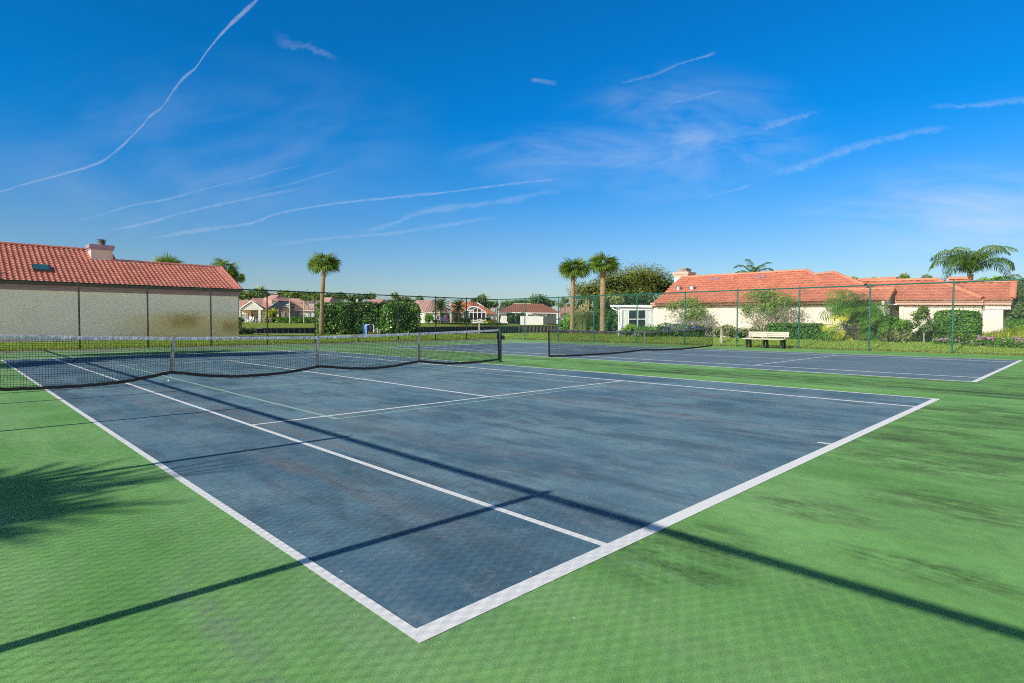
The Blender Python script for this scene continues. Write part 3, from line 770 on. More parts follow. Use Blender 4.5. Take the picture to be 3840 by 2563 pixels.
def sabal_mesh(seed, H, cr, nf=34, low=-.55, blade=.62, tr=.16, boot=True, top=.95, lean=(0,0)):
    R = np.random.default_rng(seed); out = ([], []); m = MB()
    for i in range(nf):
        f = (i+.5)/nf; el = math.asin(top-(top-low)*f**.85); az = i*2.39996+R.normal(0, .2)
        el += R.normal(0, .07)
        d = V((math.cos(az)*math.cos(el), math.sin(az)*math.cos(el), math.sin(el)))
        pl = cr*(.46+.08*R.random()); p0 = V((lean[0]+d[0]*.08, lean[1]+d[1]*.08, H)); p1 = p0+d*pl*.6; p2 = p0+d*pl+V((0,0,-.08*pl))
        m.tube([p0, p1, p2], [.022*cr, .014*cr, .008*cr], 3, cap=False, tint=.65)
        fan_leaf(out, p2, unit(p2-p1+V((0,0,-.1))), R, cr*blade, 15, .16 if el > .2 else .36, .62-.3*f+R.normal(0, .07))
    m.quads(out[0], out[1])
    crown = m
    b = MB()
    if boot:
        for j in range(64):
            zz = H+.08-1.05*(j/64); az = j*2.39996; rr = tr*(.9+.25*math.sin(PI*min(1, j/40)))
            d = V((math.cos(az), math.sin(az), 0)); p = V((lean[0], lean[1], zz))+d*rr*.8; tip = p+d*R.uniform(.16, .40)*min(1, .35+j/40)+V((0,0,R.uniform(.02, .22)*(1 if j < 40 else -.9)))
            s = np.cross(d, V((0,0,1)))*.05
            b.add([p-s+V((0,0,-.1)), p+s+V((0,0,-.1)), tip+s*.6, tip-s*.6, p-s*.8+V((0,0,.04)), p+s*.8+V((0,0,.04))], [(0,1,2,3),(4,3,2,5)], 0, min(1, max(0, .35+.5*R.random())))
    k = MB(); zs = np.linspace(-.15, H-.02, 9)
    k.tube([(lean[0]*(z/H)**2, lean[1]*(z/H)**2, z) for z in zs], [tr*(1.28 if z < .2 else 1.0+.08*math.sin(z*2.2)) for z in zs], 12)
    return k, b, crown
def feather(m, p, az, el0, L, seed, bend=1.5, nl=34, lf=.45, hang=.5, tint=.5, wd=.02, twist=0.):
    """one feather frond: arching rachis with leaflets on both sides"""
    R = np.random.default_rng(seed); pts = [V(p)]; ns = 14; el = el0
    for i in range(ns):
        d = V((math.cos(az)*math.cos(el), math.sin(az)*math.cos(el), math.sin(el))); pts.append(pts[-1]+d*L/ns); el -= bend/ns*(.22+1.56*i/ns)
    m.tube(pts, [max(.004, wd*1.1*(1-i/(ns+1))) for i in range(ns+1)], 3, cap=False, tint=min(1, tint+.2))
    q = []; tt = []
    for k in range(nl):
        f = .12+.88*(k+.5)/nl; x = f*ns; i = min(int(x), ns-1); c = pts[i]+(pts[i+1]-pts[i])*(x-i); d = unit(pts[i+1]-pts[i])
        s = unit(np.cross(d, V((0,0,1)))); l = lf*L*.55*math.sin(PI*min(1, .12+f*.86))**.6
        for sg in (1, -1):
            v = unit(d*R.normal(.55,.12)+s*sg*.9+V((0,0,.25-hang*R.uniform(.2,.6)+R.normal(0, .12)))); e1 = c+v*l*.55; e2 = e1+unit(v+V((0,0,-hang*1.6)))*l*.5
            w = unit(np.cross(v, V((0,0,1))+.3*s))*wd
            q.append((c-w*.7, c+w*.7, e1+w, e1-w)); q.append((e1-w, e1+w, e2+w*.2, e2-w*.2)); a = min(1, max(0, tint+R.normal(0, .1))); tt += [a, a]
    m.quads(q, tt)
def feather_palm(seed, H, L, nf, tr, lean=(0,0), el=(1.25, -.5), bend=(1.2, 1.9), lf=.42, hang=.4, nl=30, wd=.02, boots=False):
    R = np.random.default_rng(seed); m = MB()
    for i in range(nf):
        f = (i+.5)/nf; e = el[0]+(el[1]-el[0])*f+R.normal(0, .1)
        feather(m, (lean[0], lean[1], H), i*2.39996+R.normal(0, .15), e, L*R.uniform(.85, 1.08), seed*100+i, R.uniform(*bend), nl, lf, hang, .6-.3*f+R.normal(0, .08), wd)
    k = MB(); zs = np.linspace(-.15, H, 8); k.tube([(lean[0]*(z/H)**2, lean[1]*(z/H)**2, z) for z in zs], [tr*(1.3 if z < .2 else (1.25 if z > H-.3 else 1.)) for z in zs], 10)
    return k, m
def palm(kind, label, loc, group, rotz=0., mats=('trunk', 'fan'), **kw):
    t = thing('palm_tree', label, 'palm tree', loc, group, rotz)
    if kind == 'fan':
        k, b, c = sabal_mesh(**kw); k.build('trunk', M[mats[0]], t, smooth=True, local=True); c.build('crown', M[mats[1]], t, local=True)
        if b.ch: b.build('frond_stubs', M['boot'], t, local=True)
    else:
        k, c = feather_palm(**kw); k.build('trunk', M[mats[0]], t, smooth=True, local=True); c.build('crown', M[mats[1]], t, local=True)
    return t
def palm_copy(src, label, loc, s, rotz, group):
    o = copy_tree(src); o.location = loc; o.scale = (s, s, s) if not hasattr(s, '__len__') else s; o.rotation_euler = (0,0,rotz); o['label'] = label
    if group: o['group'] = group
    return o
def branchy(m, base, tips, r0, seed, kinks=4):
    R = np.random.default_rng(seed)
    for tp in tips:
        p, q = V(base), V(tp); L = np.linalg.norm(q-p); pts = []
        for i in range(kinks+1):
            f = i/kinks; c = p+(q-p)*f; c[2] = p[2]+(q[2]-p[2])*(f**.8)
            if 0 < i < kinks: c = c+R.normal(0, .05*L, 3)
            pts.append(c)
        m.tube(pts, [max(.006, r0*(1-.85*i/kinks)) for i in range(kinks+1)], 5)
def tree(name, label, base, blobs, n, L, mat, r0=.15, seed=1, group=None, core=.55, bark='branch_dk', **kw):
    t = thing(name, label, 'tree', base, group)
    m = MB(); top = V(base)+V((0,0,min(b[2]-b[5]*.8 for b in blobs)-base[2])); m.tube([V(base)-V((0,0,.2)), top], [r0*1.15, r0*.8], 8)
    branchy(m, top, [b[:3] for b in blobs], r0*.6, seed); m.build('trunk', M[bark], t)
    c = MB(); q, ti = cloud(blobs, n, L, seed=seed, **kw); c.quads(q, ti)
    if core: cores(c, blobs, core)
    c.build('crown', [mat, M['core']], t); return t
# ------------------------------------------------------------------ tiled roofs of the two near houses
def tile_field(m, org, ud, vd, nrm, poly, tw=.30, th=.36, amp=.035, seed=3, lip=.038):
    """S-tiles: rows climb along vd, barrels run across ud; poly = outline in (u, v) metres"""
    R = np.random.default_rng(seed); P = np.array(poly, float); org, ud, vd, nrm = V(org), V(ud), V(vd), V(nrm)
    v0, v1 = P[:,1].min(), P[:,1].max(); n = max(1, int(round((v1-v0)/th))); hh = (v1-v0)/n
    prof = [(0., 0.), (.14, .55), (.32, 1.), (.5, .55), (.62, 0.), (.80, -.25), (1., 0.)]
    for r in range(n):
        a, b = v0+r*hh, v0+(r+1)*hh; mid = (a+b)/2; xs = []
        for i in range(len(P)):
            p, q = P[i], P[(i+1) % len(P)]
            if (p[1]-mid)*(q[1]-mid) < 0: xs.append(p[0]+(q[0]-p[0])*(mid-p[1])/(q[1]-p[1]))
        xs.sort()
        for e in range(0, len(xs)-1, 2):
            c0 = math.floor(xs[e]/tw)*tw
            while c0 < xs[e+1]:
                tint = min(1, max(0, R.normal(.45, .22))); dz = R.normal(0, .004)
                for k in range(6):
                    u0, u1 = c0+prof[k][0]*tw, c0+prof[k+1][0]*tw
                    if u1 < xs[e]-.01 or u0 > xs[e+1]+.01: continue
                    h0, h1 = prof[k][1]*amp, prof[k+1][1]*amp; lf = lip+dz
                    g = lambda u, v, h: org+ud*u+vd*v+nrm*h
                    m.add([g(u0,a-.03,h0+lf), g(u1,a-.03,h1+lf), g(u1,b,h1+.004), g(u0,b,h0+.004), g(u0,a-.03,h0*.2), g(u1,a-.03,h1*.2)], [(0,1,2,3),(4,5,1,0)], 0, tint)
                c0 += tw
def cap_row(m, p, q, r=.10, step=.38, seed=5, lift=.0):
    R = np.random.default_rng(seed); p, q = V(p), V(q); d = q-p; L = np.linalg.norm(d); d = d/L; n = max(1, int(L/step))
    sd = unit(np.cross(d, V((0,0,1)))); up = np.cross(sd, d)
    for i in range(n):
        a = p+d*(L*i/n-.02); b = p+d*(L*(i+1)/n+.03); vs = []
        for c, rr in ((a, r), (b, r*.82)):
            for k in range(7):
                t = PI*k/6; vs.append(c+sd*math.cos(t)*rr*1.15+up*(math.sin(t)*rr+lift))
        m.add(vs, [(k, k+1, 8+k, 7+k) for k in range(6)]+[tuple(range(7))], 0, min(1, max(0, R.normal(.5, .2))))

# ---- left house: shaded stucco end wall facing the courts, two-level gable roof
t = thing('tile_roof_house', 'long cream stucco house with pinkish red barrel tile roof behind the left fence', 'house', (3, 40, .15))
WY, XR, SL = 37.5, 12.65, .45; EY, EZ = 36.98, 3.36
cA, sA = math.cos(math.atan(SL)), math.sin(math.atan(SL)); vd = (0, cA, sA); nr = (0, -sA, cA)
m = MB(); m.box(-14, XR, WY, WY+6.8, -.2, 3.08)
m.poly([(XR,WY,3.08),(XR,WY+6.8,3.08),(XR,WY+3.6,4.95)]); m.build('wall', M['wallL'], t)
m = MB(); m.box(-14, XR+.03, WY-.10, WY-.001, 2.96, 3.12); m.box(-14, XR+.06, WY-.2, WY-.001, 3.123, 3.27); m.build('fascia', M['mauve'], t)
m = MB(); m.box(-14, XR+.05, EY+.05, WY+.3, 3.272, 3.315); m.bar((-14,EY+.02,3.30),(XR+.1,EY+.02,3.30),.10,.09); m.build('gutter', M['black'], t)
RV1 = (42.35-EY)/cA; RV2 = (40.75-EY)/cA
m = MB(); tile_field(m, (-14,EY,EZ), (1,0,0), vd, nr, [(0,0),(XR+14.08,0),(XR+14.08,RV2),(20.35,RV2),(20.35,RV1),(0,RV1)], .245, .37, lip=.05)
def rp(x, Y): return (x, Y, EZ+(Y-EY)*SL)
m.poly([(-14,42.35,rp(0,42.35)[2]-.03),(6.35,42.35,rp(0,42.35)[2]-.03),(6.35,47.5,3.4),(-14,47.5,3.4)])
m.poly([(6.35,40.75,rp(0,40.75)[2]-.03),(XR+.08,40.75,rp(0,40.75)[2]-.03),(XR+.08,44.6,3.4),(6.35,44.6,3.4)])
m.poly([(6.35,40.75,rp(0,40.75)[2]-.03),(6.35,42.35,rp(0,42.35)[2]-.03),(6.35,47.5,3.4),(6.35,44.6,3.4)])
roof = m.build('roof', M['tileL'], t)
m = MB(); a, b = rp(-14,42.35), rp(5.35,42.35); cap_row(m, a, b, .13, .42); m.build('ridge_cap', M['capL'], roof)
m = MB(); cap_row(m, rp(6.4,42.3), rp(6.4,40.8), .12); a, b = rp(6.3,40.75), rp(XR+.08,40.75); cap_row(m, a, b, .13, .42)
m.build('ridge_cap', M['capL'], roof)
m = MB(); cap_row(m, rp(XR+.02,EY), rp(XR+.02,40.75), .13, .5); m.bar((XR-.16,EY,EZ+.06),(XR-.16,40.75,rp(0,40.75)[2]+.06),.26,.06,up=(0,0,1)); m.build('gable_cap', M['capL'], roof)
m = MB(); m.box(5.2, 6.32, 40.75, 41.85, 4.6, 5.78); ch = m.build('chimney', M['chim'], t)
m = MB(); m.box(5.11, 6.41, 40.66, 41.94, 5.78, 5.99); m.box(5.16, 6.36, 40.70, 41.9, 5.68, 5.778); m.build('chimney_cap', M['mauve'], ch)
m = MB(); m.box(5.15, 6.36, 40.69, 40.748, 5.02, 5.10); m.build('flashing', M['steel'], ch)
m = MB(); c = (5.82, 41.2, 5.99); m.lathe(c, [(.2,0),(.2,.16),(.13,.18),(.13,.22)], 14); m.lathe(c, [(.24,.2),(.24,.215)], 14); m.lathe(c, [(.13,.216),(.13,.27)], 14); m.lathe(c, [(.24,.272),(.24,.288)], 14); m.lathe(c, [(.13,.29),(.13,.34)], 14); m.lathe(c, [(.25,.345),(.25,.36),(.06,.39)], 14); m.build('flue', M['flue'], ch)
def slab(m, x0, x1, Y0, Y1, h, lift=0., mat=0):
    m.prism([tuple(V(rp(x,Y))+V(nr)*lift) for x, Y in ((x0,Y0),(x1,Y0),(x1,Y1),(x0,Y1))], tuple(V(nr)*h), mat)
m = MB(); slab(m, 2.22, 3.0, 38.32, 39.15, .15); sk = m.build('skylight', M['flue'], t)
m = MB(); slab(m, 2.27, 2.95, 38.38, 39.10, .02, .152); m.build('pane', M['glass_blue'], sk)
m = MB(); m.tube([rp(.5,37.9), tuple(V(rp(.5,37.9))+V((0,0,.35)))], .05, 8); m.build('vent_pipe', M['capL'], t)

# ---- right house: sunlit cream walls, orange tile roofs of three heights, sunroom on its left end
t = thing('tile_roof_house', 'long sunlit cream house with orange red tile roofs behind the right fence', 'house', (37, 11, .3))
def plane_pt(q, X0, zf, sl=.45):
    """point of a pixel ray on the roof plane rising away from the eave line x = X0"""
    d = ray(*q); z0, zy = zf
    k = (z0+zy*EYE[1]+sl*(EYE[0]-X0)-EYE[2])/(d[2]-sl*d[0]-zy*d[1])
    return V((EYE[0]+k*d[0], EYE[1]+k*d[1], EYE[2]+k*d[2]))
def eave(q1, q2, X):
    a, b = on_x(*q1, X), on_x(*q2, X); zy = (b[2]-a[2])/(b[1]-a[1]); return (a[2]-zy*a[1], zy)
def roof_sec(outline, X0, zf, name, back=4., sl=.45, tw=.36, th=.43):
    P = [plane_pt(q, X0, zf, sl) for q in outline]
    o = V((X0, 0, zf[0])); ud = unit(V((0,-1,-zf[1]))); vv = V((1,0,sl)); vv = unit(vv-ud*np.dot(vv, ud)); nn = unit(np.cross(ud, vv))
    if nn[2] < 0: nn = -nn
    uv = [(np.dot(p-o, ud), np.dot(p-o, vv)) for p in P]
    m = MB(); tile_field(m, o, ud, vv, nn, uv, tw, th, .04, 11, .068)
    return m, P, nn
ZA = eave(z5(175,642), z5(2300,607), 35.5); ZB = eave(z6(870,768), z6(1880,766), 36.3); ZC = eave(z6(1900,762), z6(2200,762), 36.6)
oA = [z5(170,642), z5(488,350), z5(1210,312), z5(1945,268), z5(2050,320), z5(2270,292), z6(300,525), z6(480,598), z6(545,643), z6(795,640), z6(757,766)]
mA, PA, nA = roof_sec(oA, 35.5, ZA, 'roof')
oB = [z6(870,768), z6(810,690), z6(560,610), z6(440,552), z6(1310,532), z6(1860,752), z6(1880,766)]
mB, PB, nB = roof_sec(oB, 36.3, ZB, 'roof')
oC = [z6(1892,764), z6(1470,575), z6(1560,568), z6(2228,560), z6(2205,762)]
mC, PC, nC = roof_sec(oC, 36.6, ZC, 'roof')
for mm, P, i0, i1, ext in ((mA, PA, 1, 5, 6.), (mB, PB, 3, 4, 5.), (mC, PC, 2, 3, 3.)):
    for i in range(i0, i1):
        a, b = P[i], P[i+1]; e = V((ext, 0, -ext*.45)); mm.poly([a-V((0,0,.03)), b-V((0,0,.03)), b+e, a+e])
rA = mA.build('roof', M['tileR'], t); rB = mB.build('roof', M['tileR'], t); rC = mC.build('roof', M['tileR'], t)
m = MB()
for a, b in ((PA[1],PA[2]),(PA[2],PA[3]),(PA[3],PA[4]),(PA[4],PA[5]),(PA[5],PA[6]),(PA[6],PA[7])): cap_row(m, a, b, .13, .42)
m.build('ridge_cap', M['capR'], rA)
m = MB(); cap_row(m, PB[3], PB[4], .13, .42); m.build('ridge_cap', M['capR'], rB); m = MB(); cap_row(m, PB[4], PB[5], .14, .42); m.build('hip_cap', M['capR'], rB)
m = MB(); cap_row(m, PC[2], PC[3], .14, .42); cap_row(m, PC[3], PC[4], .15, .42); m.build('ridge_cap', M['capR'], rC)
# ridge of the wing behind, seen just above the second section
a, b = V(at(*z6(410,540), 44)), V(at(*z6(860,520), 41)); m = MB(); cap_row(m, a, b, .16, .42); m.poly([a, b, b+V((-1.5,0,-.7)), a+V((-1.5,0,-.7))])
m.build('rear_ridge', M['capR'], t); m = MB(); a, b = V(at(*z6(1470,527), 37)), V(at(*z6(1700,522), 36)); cap_row(m, a, b, .16, .42); m.poly([a, b, b+V((-1.2,0,-.6)), a+V((-1.2,0,-.6))]); m.build('rear_ridge', M['capR'], t)
def zE_(zf, Y): return zf[0]+zf[1]*Y
def wall_seg(m, X, ya, yb, zf, drop, thick=.25, zb=.1):
    m.prism([(X,ya,zb),(X,yb,zb),(X,yb,zE_(zf,yb)-drop),(X,ya,zE_(zf,ya)-drop)], (thick,0,0))
def trim(m, X, ya, yb, zf, d0, d1, w):
    m.prism([(X,ya,zE_(zf,ya)-d1),(X,yb,zE_(zf,yb)-d1),(X,yb,zE_(zf,yb)-d0),(X,ya,zE_(zf,ya)-d0)], (w,0,0))
yA0, yA1 = 20.75, on_x(*z6(745,800), 36)[1]; yE = on_x(*z6(712,900), 36)[1]; yB0, yB1 = on_x(*z6(890,800), 36.75)[1], on_x(*z6(1850,800), 36.75)[1]; yC0, yC1 = on_x(*z6(1868,850), 37)[1], on_x(*z6(2105,900), 37)[1]
yC2 = on_x(*z6(2190,820), 37)[1]
m = MB(); wall_seg(m, 36, yA0, yE, ZA, .30); wall_seg(m, 36.75, yB0, yB1, ZB, .26); wall_seg(m, 37, yC0, yC1, ZC, .50)
m.box(36.25, 44, yA0-.25, yA0, .1, 2.6); m.poly([(35.9,yA0,2.6),(44,yA0,2.6),(39.9,yA0,4.5)])
m.box(38.2, 38.4, yB0-.3, yA1+1.5, .1, 2.5); m.box(36.25, 38.2, yE, yE+.2, .1, 2.4); m.box(37, 38.2, yB0-.2, yB0, .1, 2.4)
m.box(37.25, 44, yC1, yC1+.2, .1, 2.0)
for ya, w in ((yA0, .34), (yA0-.75, .22), (yE+.22, .2), (yB0, .2)): m.box(35.93 if ya > yB0+.01 else 36.68, 36.0 if ya > yB0+.01 else 36.748, ya-w, ya, .1, zE_(ZA if ya > yB0+.01 else ZB, ya)-.31)
m.build('wall', M['wallR'], t)
m = MB(); m.prism([(36.95,yC0,2.02),(36.95,yC2,2.02),(36.95,yC2,zE_(ZC,yC2)-.26),(36.95,yC0,zE_(ZC,yC0)-.26)], (.4,0,0)); m.box(37, 40, yC2-.02, yC2+.1, 2.0, 2.3); m.poly([(36.95,yC2,2.3),(40,yC2,3.3),(43,yC2,2.3)])
m.build('porch_beam', M['wallR'], t)
m = MB(); 
for X, ya, yb, zf in ((35.62,yA0+.1,yA1,ZA),(36.42,yB0+.15,yB1-.1,ZB),(36.72,yC0,yC2-.05,ZC)):
    trim(m, X, ya, yb, zf, .02, .13, .16); trim(m, X+.06, ya, yb, zf, .133, .26, .2)
m.build('eave_trim', M['pinktrim'], t)
m = MB()
for X, ya, yb, zf in ((35.6,yA0,yA1,ZA),(36.4,yB0,yB1,ZB),(36.7,yC0,yC2,ZC)):
    a, b = max(ya,yb), min(ya,yb); m.prism([(X+.24,a,zE_(zf,a)-.262),(X+.24,b,zE_(zf,b)-.262),(X+.24,b,zE_(zf,b)-.30),(X+.24,a,zE_(zf,a)-.30)], (.2,0,0))
m.build('soffit', M['wood'], t)
# small gable over the recessed side door
b, a = plane_pt(z6(795,640), 35.5, ZA), plane_pt(z6(757,766), 35.5, ZA); b = V((b[0]-.12, 6.2, b[2])); a = V((a[0], 6.2, a[2])); c = V((2*b[0]-a[0]-.05, 6.2, a[2]))
m = MB(); m.prism([a+V((.1,.12,-.28)), c+V((-.1,.12,-.28)), c+V((-.1,.12,-.02)), b+V((0,.12,-.1)), a+V((.1,.12,-.02))], (0,.12,0)); m.build('gable_wall', M['wallR'], t)
m = MB(); cap_row(m, a, b+V((0,0,.02)), .12, .3); m.build('gable_cap', M['capR'], t)
m = MB(); cap_row(m, c, b+V((0,0,.02)), .12, .3); m.build('gable_cap', M['capR'], t)
m = MB(); cap_row(m, b, b+V((.1,2.2,.02)), .12, .4); m.build('gable_ridge', M['capR'], t)
m = MB(); m.prism([b+V((0,.05,-.02)), c+V((0,.05,-.02)), c+V((0,2.4,-.02)), b+V((0,2.4,-.02))], (.02,0,.05)); m.build('gable_roof', M['tileR'], t)
m = MB(); m.box(36.28, 38.2, yB0+.02, yE-.02, 2.30, 2.36); m.build('recess_ceiling', M['wallR'], t)
m = MB(); m.box(36.75, 37.65, yE-.06, yE-.002, .3, 2.15); d = m.build('side_door', M['lilac'], t)
m = MB(); m.box(36.65, 36.748, yE-.08, yE-.003, .3, 2.25); m.box(37.652, 37.75, yE-.08, yE-.003, .3, 2.25); m.box(36.65, 37.75, yE-.08, yE-.003, 2.152, 2.25); m.build('door_frame', M['white'], d)
m = MB(); m.box(36.98, 37.1, yC0+.02, yC0+.26, .2, .9); m.box(36.96, 37.1, yC0+.04, yC0+.22, 1.05, 1.7); m.build('meter_box', M['conc'], t)
# chimney, vents
cc = V(at(*z5(560,345), 47)); k = 47/FPX*.31929
zt = cc[2]+35*k; x0, x1, y0, y1 = cc[0], cc[0]+1.05, cc[1], cc[1]+1.2
m = MB(); m.box(x0, x1, y0, y1, cc[2]-1., zt); ch = m.build('chimney', M['wallR'], t)
m = MB(); m.box(x0-.06, x1+.06, y0-.06, y1+.06, zt-.12, zt+.02); m.box(x0-.13, x1+.13, y0-.13, y1+.13, zt+.022, zt+.2); m.build('chimney_cap', M['pinktrim'], ch)
m = MB(); m.box(x0+.2, x1-.15, y0+.2, y1-.2, zt+.2, zt+.42); m.box(x0+.14, x1-.09, y0+.14, y1-.14, zt+.422, zt+.47); m.box(x0+.3, x1-.25, y0+.3, y1-.3, zt+.472, zt+.54); m.build('flue_cover', M['conc'], ch)
for q in (z5(450,500), z5(608,497)):
    p = plane_pt(q, 35.5, ZA); m = MB(); m.lathe(p, [(.19,-.1),(.19,.22),(.23,.23),(.23,.27),(.02,.33)], 14); m.build('roof_vent', M['steel'], t)
for qa, qb in ((z5(815,392), z5(925,378)), (z5(1345,370), z5(1465,350))):
    a, b = plane_pt(qa, 35.5, ZA)+nA*.05, plane_pt(qb, 35.5, ZA)+nA*.05; u = V((.28,0,.126))
    m = MB(); m.prism([a, b, b+u, a+u], tuple(nA*.06)); m.build('attic_vent', M['mauve'], t)
p = plane_pt(z5(1090,385), 35.5, ZA); m = MB(); m.tube([p-V((0,0,.1)), p+V((0,0,.32))], .045, 8); m.build('vent_pipe', M['capR'], t)
# sunroom
SY0, SY1, SX = 20.78, 23.75, 36.05
s = MB(); s.prism([(35.75,SY0,2.40),(35.75,24.45,2.52),(35.75,24.45,2.66),(35.75,SY0,2.56)], (4,0,0)); sr = s.build('sunroom_roof', M['white'], t)
s = MB()
s.box(SX-.05, SX+.05, SY1-.26, SY1, .2, 2.42); s.box(SX-.05, SX+.05, SY0, SY0+.05, .2, 2.36)
ys = [on_x(*z4(x,1150), SX)[1] for x in (1478, 1595, 1730, 1853)]
for y in ys: s.box(SX-.04, SX+.04, y-.05, y+.05, .4, 2.22)
s.box(SX-.06, SX+.06, SY0+.05, SY1-.26, .2, .68); s.box(SX-.06, SX+.06, SY0+.05, SY1-.26, 2.22, 2.41)
zz = on_x(*z4(1660,1165), SX)[2]; s.box(SX-.03, SX+.03, ys[3]+.05, ys[1]-.05, zz-.03, zz+.03)
s.box(SX, SX+3.9, SY1-.05, SY1, .2, 2.42)
fr = s.build('sunroom_frame', M['frame_grey'], t)
for i, (a, b, mt) in enumerate(((SY1-.26, ys[0], 'glass'), (ys[0], ys[1], 'curtain'), (ys[1], ys[2], 'glass'), (ys[2], ys[3], 'glass'), (ys[3], SY0+.05, 'curtain'))):
    s = MB(); s.box(SX+.0, SX+.015, b+.045, a-.045, .68, 2.22); s.build('window_pane', M[mt], fr)
s = MB()
s.box(SX+.35, SX+.37, ys[3]+.1, ys[1]-.1, .7, 2.2); s.build('curtain', M['curtain'], fr)
s = MB(); s.tube([(35.76,24.3,2.45),(35.86,24.1,2.30),(35.97,SY1+.06,2.2),(35.97,SY1+.06,.4)], .05, 8); s.build('downspout', M['white'], t)
# ------------------------------------------------------------------ houses across the canal
AFH = V((math.sin(YAW), math.cos(YAW), 0)); ARH = V((math.cos(YAW), -math.sin(YAW), 0))
class House:
    def __init__(s, label, fr, D, c, name='house'):
        s.fr, s.D = fr, D; p = at(*fr(*c), D); s.t = thing(name, label, 'house', p)
    def P(s, x, y, d=0.): return V(at(*s.fr(x, y), s.D+d))
    def face(s, m, pts, mat=0, th=0.):
        p = [s.P(*q) for q in pts]
        if th: m.prism(p, tuple(AFH*th), mat)
        else: m.poly(p, mat)
    def part(s, name, mat, polys, th=0., parent=None):
        m = MB()
        for q in polys: s.face(m, q, 0, th)
        return m.build(name, mat, parent or s.t)
    def bars(s, name, mat, segs, w, parent=None):
        m = MB()
        for a, b in segs: m.bar(s.P(*a), s.P(*b), w, w)
        return m.build(name, mat, parent or s.t)
def R4(x0, y0, x1, y1, d): return [(x0,y1,d),(x1,y1,d),(x1,y0,d),(x0,y0,d)]
h = House('pale pink roofed house with open gabled porch and dark screened patio across the canal', zB, 112, (900, 972))
roof = h.part('roof', M['tile_pink'], [
    [(-160,632,1),(425,632,1),(410,385,8),(-160,385,8)], [(410,388,8.1),(455,335,10),(760,335,12),(745,626,1),(480,626,1.2)],
    [(600,632,.6),(960,610,-.5),(960,396,4),(1010,348,6.2),(1075,343,6.6),(1145,255,10),(970,255,14),(745,337,12)],
    [(960,396,4.1),(1010,348,6.3),(1075,343,6.7),(1145,255,10.1),(1440,345,13),(1440,425,6),(1160,408,3)],
    [(1435,345,9),(1770,340,9.5),(1860,520,4),(2085,662,1),(1430,642,.9)], [(-160,385,8),(410,385,8),(400,470,16),(-160,470,16)], [(970,255,14),(1145,255,10),(1200,330,20),(900,330,20)]])
h.part('valley_roof', M['tile_beige'], [[(1695,480,5),(1850,380,8),(2045,412,9),(1850,535,4)]], parent=roof)  # darker tile colour stands in for the shade on this roof face
h.part('roof_vent', M['flue'], [[(1140,338,11),(1315,343,11.8),(1280,318,12),(1150,315,11.4)]], .3, roof)
h.part('eave_trim', M['white'], [[(1430,642,.88),(2085,662,.98),(2085,678,.98),(1430,658,.88)]], .15); h.part('eave_trim', M['white'], [[(-160,632,.95),(150,632,.95),(150,645,.95),(-160,645,.95)]], .15)
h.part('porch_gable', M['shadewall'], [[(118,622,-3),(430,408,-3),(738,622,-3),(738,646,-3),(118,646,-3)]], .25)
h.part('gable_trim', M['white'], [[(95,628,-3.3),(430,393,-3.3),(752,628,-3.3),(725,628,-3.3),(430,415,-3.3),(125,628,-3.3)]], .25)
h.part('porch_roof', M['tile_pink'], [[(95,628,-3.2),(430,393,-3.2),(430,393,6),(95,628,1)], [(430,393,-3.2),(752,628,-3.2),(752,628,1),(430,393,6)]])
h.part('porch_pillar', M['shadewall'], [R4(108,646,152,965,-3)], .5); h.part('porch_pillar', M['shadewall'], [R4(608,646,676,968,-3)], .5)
h.part('porch_wall', M['tan'], [R4(108,646,428,962,.5)], .2)
h.part('wall', M['cream'], [R4(428,640,835,962,2.2)], .2); h.part('wall', M['cream'], [R4(-160,640,108,962,1.5)], .2)
h.part('side_fence', M['wood'], [R4(428,745,470,940,1.6), R4(470,764,835,772,1.6), R4(565,772,608,940,1.6)], .1)
for x0, x1 in ((168, 240), (262, 342)):
    d = h.part('french_door', M['white'], [R4(x0,735,x1,955,.35)], .1); h.part('pane', M['glass'], [R4(x0+14,748,x1-16,915,.3)], .03, d)
h.part('patio_wall', M['lilac'], [R4(835,596,1155,960,-1.2), R4(1150,560,1440,960,-.6)], .2)
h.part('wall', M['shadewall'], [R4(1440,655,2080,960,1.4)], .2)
h.part('sliding_door', M['white'], [R4(1150,690,1312,850,-.75)], .1); h.part('pane', M['glass'], [R4(1150,702,1220,850,-.8), R4(1238,702,1310,850,-.8)], .03)
h.part('patio_roof', M['screen_roof'], [[(815,612,-.2),(1160,403,5),(1470,415,4.6),(1182,592,-4),(880,594,-4)]], .08)
h.part('patio_screen', M['screen'], [[(1445,424,-2),(1778,626,-4),(1778,850,-4),(1445,850,-4)]])
h.bars('patio_frame', M['black'], [((1182,592,-4),(1470,415,-3)),((1470,415,-3),(1780,628,-4)),((1780,628,-4),(1780,850,-4)),((1155,592,-4),(1155,850,-4)),((1310,528,-4),(1310,850,-4)),((1560,640,-4),(1560,850,-4)),((1620,530,-3.6),(1625,850,-4)),((1680,640,-4),(1680,850,-4)),((1310,528,-3.8),(1620,528,-3.8)),((1170,628,-4),(1780,634,-4))], .075)
k = thing('patio_chair', '', 'chair', h.P(250, 965, -4)); 
def patio_chair(t, mat):
    m = MB(); m.box(-.28,.28,-.28,.28,.34,.40); m.prism([(-.28,.24,.4),(.28,.24,.4),(.28,.42,1.0),(-.28,.42,1.0)], (0,.05,0)); m.build('seat', mat, t, local=True)
    m = MB()
    for x in (-.26,.26):
        for y in (-.24,.26): m.bar((x,y,0),(x,y,.36),.05,.05)
        m.bar((x,-.28,.6),(x,.3,.6),.08,.04); m.bar((x,-.25,.36),(x,-.25,.6),.05,.05)
    m.bar((-.26,.0,.33),(.26,.0,.33),.06,.05); m.bar((-.26,.28,.6),(.26,.28,.6),.05,.05); m.build('frame', mat, t, local=True)
